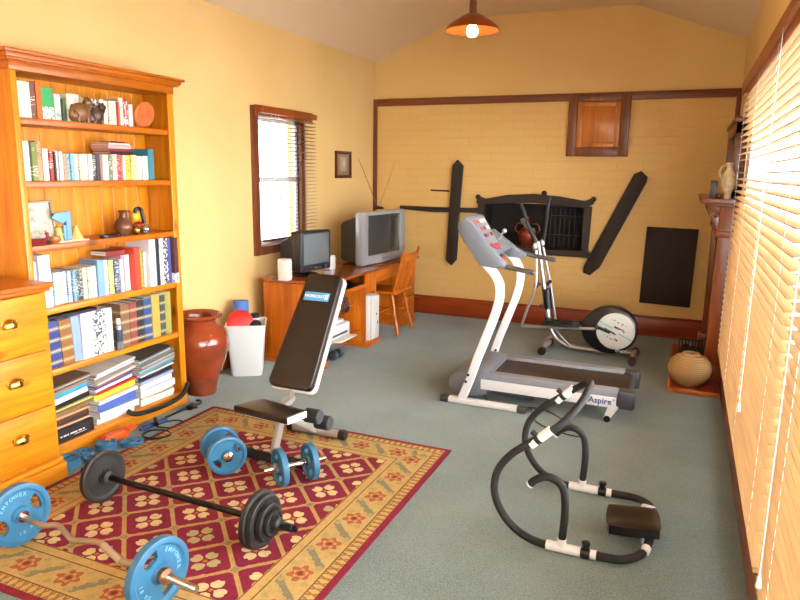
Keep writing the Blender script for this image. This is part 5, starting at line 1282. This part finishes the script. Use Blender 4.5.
# console face panel
pa=Vector((-1.332,0,1.287)); pb=Vector((-1.188,0,1.066)); dd=(pb-pa); L2=dd.length; dn=Vector((dd.z,0,-dd.x)).normalized(); dn=-dn if dn.z<0 else dn
CM=Matrix((( 0,dd.x/L2*-1,dn.x,(pa.x+pb.x)/2),(1,0,0,4.485),(0,dd.z/L2*-1,dn.z,(pa.z+pb.z)/2),(0,0,0,1)))
b=MB().box((0,.010,.0),(.33,.215,.008),None,.003); b.xf(CM); obj('display_panel',b,mat('console_silver','8c8c94',.35,.3),cs)
rc=random.Random(2); BM_=[mat('button_red','b83a34',.4),mat('button_pale','d8c8c0',.4),mat('button_dark','3a3c44',.3)]
for i in range(4):
    for j in range(3): obj('button',MB().box((-.12+.078*i+rc.uniform(-.006,.006),.085-.055*j,.006),(.048,.028,.005),None,.002).xf(CM),BM_[rc.choice((0,0,1,2))],cs)
b=MB().tube([(-.05,-.10,.01),(-.02,-.13,.03),(.03,-.14,.03),(.06,-.11,.01)],.011,seg=8).sph((0,-.12,.025),.02); b.xf(CM); obj('safety_key',b,mat('key_red','b02430',.35),cs)
b=MB().tube([(-1.21,4.36,1.03),(-1.15,4.40,1.0),(-1.13,4.5,.99),(-1.15,4.60,1.0),(-1.21,4.64,1.03)],.015,seg=10); obj('pulse_grip',b,greypl,cs)
obj('pulse_sensor',MB().tube([(-1.14,4.45,.993),(-1.13,4.5,.99),(-1.14,4.55,.993)],.019,seg=10),mat('sensor_red','a8302c',.4),cs)
b=MB().tube([(-1.24,4.80,1.10),(-1.22,4.80,1.14),(-1.20,4.80,1.16)],.008,seg=8).sph((-1.20,4.80,1.165),.018); obj('cup_hook',b,steel,cs)
# motor hood, deck
b=MB(); MS=Matrix.Translation((0,4.90,0))@Matrix.Rotation(R(90),4,'X')
b.prism([(-1.465,.10),(-1.43,.03),(-1.27,.025),(-1.17,.06),(-1.16,.215),(-1.24,.228),(-1.32,.228),(-1.41,.205),(-1.455,.165)],.57,MS,.018); obj('motor_hood',b,greypl,t)
obj('running_belt',MB().bb(-1.17,-.24,4.41,4.82,.165,.196,.012),mat('belt_brown','34231c',.5,bump=.2,bscale=300),t)
for y0_,y1_ in ((4.33,4.415),(4.815,4.90)):
    obj('foot_rail',MB().bb(-1.19,-.295,y0_,y1_,.165,.218,.008),greyrail,t)
    obj('end_cap',MB().bb(-.31,-.195,y0_-.008,y1_+.006,.095,.222,.02),dkgrey,t)
sb=obj('side_beam',MB().bb(-1.22,-.31,4.325,4.345,.10,.172,.004),whitepaint,t)
obj('side_beam',MB().bb(-1.22,-.31,4.885,4.905,.10,.172,.004),whitepaint,t)
b=MB().text('Aspire',.056,Matrix.Translation((-.410,4.3245,.138))@Matrix.Rotation(R(90),4,'X'),.0006,bold=.0012)
obj('star_mark',MB().text('*',.05,Matrix.Translation((-.324,4.3245,.145))@Matrix.Rotation(R(90),4,'X'),.0006),mat('aspire_blue','2c4a88',.4),sb)
obj('lettering',b,mat('aspire_blue','2c4a88',.4),sb)
for y in (4.335,4.895):
    lg=obj('rear_leg',MB().prism([(-.355,.115),(-.285,.115),(-.345,.012),(-.385,.012)],.022,Matrix.Translation((0,y+.011,0))@Matrix.Rotation(R(90),4,'X'),.003),whitepaint,t)
    obj('wheel',MB().cyl((-.358,y-.018,.022),(-.358,y+.018,.022),.022,seg=18),rubber,lg)
obj('rear_roller',MB().cyl((-.25,4.41,.165),(-.25,4.82,.165),.030,seg=18),dkgrey,t)
b=MB().bb(-1.15,-.85,4.36,4.87,.06,.10,.004); obj('underframe',b,dkgrey,t)
for c_ in t.children:
    k_=c_.name.split('.')[0]
    if k_ in ('shroud','console','handrail'): c_.location=(-.018,0,.010)
tag(obj('power_cord',MB().tube([(-1.20,4.35,.05),(-1.10,4.26,.012),(-.95,4.33,.008),(-.78,4.36,.008),(-.62,4.22,.008),(-.5,4.10,.008),(-.45,3.98,.008),(-.62,4.0,.008),(-.78,4.12,.008),(-.88,4.4,.008)],.004,seg=6),black),'thin black power cord trailing over the carpet under the treadmill','cord')

# ------------------------------------------------------------------ elliptical trainer
t=thing('elliptical_trainer','silver and black elliptical cross trainer before the brick wall','cross trainer',(-.75,5.95,0))
Y=5.95
obj('frame_tube',MB().tube([(-.33,Y,.062),(-.55,Y,.055),(-.78,Y,.055),(-.90,Y,.075),(-.985,Y,.125),(-1.035,Y,.20),(-1.06,Y,.29)],.024,seg=14),steel,t)
obj('mast',MB().tube([(-1.055,Y,.27),(-1.10,Y,.47),(-1.145,Y,.72),(-1.185,Y,.93),(-1.20,Y,.99)],[.028,.026,.022,.018,.016],seg=14),steel,t)
b=MB(); MS=Matrix.Translation((0,Y+.07,0))@Matrix.Rotation(R(90),4,'X'); c0=(-.515,.258); pts=[]
for k in range(40):
    a=2*PI*k/40; rx=.25 if math.cos(a)<0 else .222; pts.append((c0[0]+rx*math.cos(a)*(1-.0*math.sin(a)),max(.048,c0[1]+.208*math.sin(a))))
pp=[]
for q in pts:
    if not pp or (abs(q[0]-pp[-1][0])+abs(q[1]-pp[-1][1]))>.004: pp.append(q)
b.prism(pp,.14,MS,.02); hs=obj('flywheel_housing',b,mat('housing_black','17151a',.3),t)
dm,nt,b_=newmat('disc_white'); E.nt=nt; N=nt.nodes.new; tc=N('ShaderNodeTexCoord'); sp=N('ShaderNodeSeparateXYZ'); nt.links.new(tc.outputs['Object'],sp.inputs[0]); ox=E(sp.outputs['X'])-(-.472+.75); oz=E(sp.outputs['Z'])-.258
u=ox*.87-oz*.5; v=ox*.5+oz*.87
# pale disc with slanting teal, red and grey printed strokes
u=ox*.90+oz*-.42; v=ox*.42+oz*.90
nz=N('ShaderNodeTexNoise'); nz.inputs['Scale'].default_value=45; nt.links.new(tc.outputs['Object'],nz.inputs['Vector']); w_=E(nz.outputs['Fac'])
teal=(v-.012).abs().lt(.007)*u.lt(-.03)+(v+.004).abs().lt(.006)*u.gt(.03); s1=((v-.034).abs().lt(.010)*(u-.02).abs().lt(.05)+(v+.022).abs().lt(.009)*(u+.035).abs().lt(.055))*w_.gt(.46)
s2=((v-.075).abs().lt(.014)*(u-.0).abs().lt(.08)+(v+.065).abs().lt(.014)*(u-.0).abs().lt(.07))*w_.gt(.56)
c=cmix(teal.mn(1.0),lin('dcdcd8'),lin('8cc4c0')); c=cmix(s1.mn(1.0),c,lin('5a3a3c')); c=cmix(s2.mn(1.0),c,lin('6a5a5c')); nt.links.new(c,b_.inputs['Base Color']); b_.inputs['Roughness'].default_value=.35
obj('disc_cover',MB().lathe([(0,.012),(.135,.011),(.158,.006),(.163,0)],M=axisM((-.472,Y-.069,.258),(0,-1,0)),seg=48),dm,hs)
b=MB().tube([(-.44+.012*k,Y-.073,.085+.008*math.sin(k*2.3)+.002*k) for k in range(8)],.003,seg=6).tube([(-.445+.012*math.cos(a),Y-.073,.088+.010*math.sin(a)) for a in [k*.7 for k in range(8)]],.0028,seg=6)
obj('script_logo',b,white,hs)
for x in (-.31,-1.075):
    s=obj('stabiliser',MB().cyl((x,Y-.15,.035),(x,Y+.15,.035),.026,seg=14),steel,t)
    for s_ in (-1,1): obj('end_cap',MB().cyl((x,Y+s_*.15,.036),(x,Y+s_*.20,.036),.036,seg=16),mat('cap_brown','4a322a',.5) if x>-.5 else rubber,s)
obj('front_brace',MB().tube([(-1.085,Y,.05),(-1.06,Y,.11),(-1.0,Y,.14)],.016,seg=10).bb(-1.07,-1.03,Y-.05,Y+.05,.05,.09,.006),steel,t)
for s_ in (-1,1):
    y=Y+s_*.17; ph=0 if s_<0 else 1
    # crank and foot link
    cx,cz=(-.63,.285) if s_<0 else (-.40,.20)
    obj('crank_arm',MB().cyl((cx,Y+s_*.075,cz),(cx,y+s_*.01,cz),.016,seg=12).tube([(-.515,Y+s_*.085,.245),(cx,Y+s_*.085,cz)],.014,seg=8,smooth=False),black,t)
    xe=(-1.275,.235) if s_<0 else (-1.02,.215)
    lk=obj('foot_link',MB().tube([(xe[0],y,xe[1]),(-.95 if s_<0 else -.8,y,.26 if s_<0 else .21),(cx,y,cz)],.013,seg=10,smooth=False),steel,t)
    px=-.93 if s_<0 else -.72; pz_=.285 if s_<0 else .235
    obj('pedal',MB().box((px,y+s_*.0,pz_+.012),(.33,.11,.022),(0,R(-2),0),.008).box((px+.13,y,pz_+.035),(.05,.11,.03),None,.01).box((px,y-s_*.05,pz_+.028),(.30,.012,.024),None,.004),black,lk)
    tp=(-1.165,.62) if s_<0 else (-1.10,.60)
    obj('swing_rod',MB().tube([(xe[0],y,xe[1]),((xe[0]+tp[0])/2,y,(xe[1]+tp[1])/2),(tp[0],y,tp[1]),(-1.18,y-s_*.02,.93)],.012,seg=10),steel,t)
    obj('pivot_sleeve',MB().cyl((tp[0],Y+s_*.02,.61),(tp[0],y,.61),.018,seg=12),black,t)
    e=[(-1.18,y-s_*.02,.93),(-1.20,y-s_*.02,1.02),(-1.27,y-s_*.03,1.16),(-1.31,y-s_*.05,1.26),(-1.345,y-s_*.05,1.335)] if s_<0 else [(-1.18,y-.02,.93),(-1.175,y-.02,1.02),(-1.16,y-.03,1.15),(-1.15,y-.04,1.28),(-1.135,y-.04,1.40)]
    obj('handle_arm',MB().tube(e,.014,seg=12),mat('arm_grip_black','2c2624',.5),t)
    obj('arm_joint',MB().sph((-1.19,y-s_*.02,.965),.026,(1,1,1.5),seg=14),mat('joint_silver','c4c4c8',.3,.6),t)
obj('tension_knob',MB().cyl((-1.125,Y-.02,.42),(-1.125,Y-.075,.42),.016,seg=12),mat('red_brown_knob','5a2a20',.4),t)
b=MB().cyl((-1.06,Y-.06,.40),(-1.085,Y-.06,.58),.034,seg=18); w2=obj('water_bottle_cage',b,black,t)
b=MB().box((-1.295,Y,1.13),(.035,.15,.16),(0,R(-38),0),.010).tube([(-1.20,Y,.98),(-1.24,Y,1.04),(-1.28,Y,1.10)],.014,seg=10); cn_=obj('console',b,mat('console_grey','6a6460',.35,.4),t)
obj('display',MB().box((-1.278,Y,1.142),(.006,.10,.08),(0,R(-38),0),.002),glassdark,cn_)
obj('side_strut',MB().cyl((-1.02,Y-.04,.235),(-.86,Y-.03,.075),.010,seg=10),steel,t)
scene.view_settings.view_transform='Standard'; scene.view_settings.look='None'; scene.view_settings.gamma=1.0
scene.view_settings.exposure=-0.1; scene.view_settings.use_curve_mapping=False
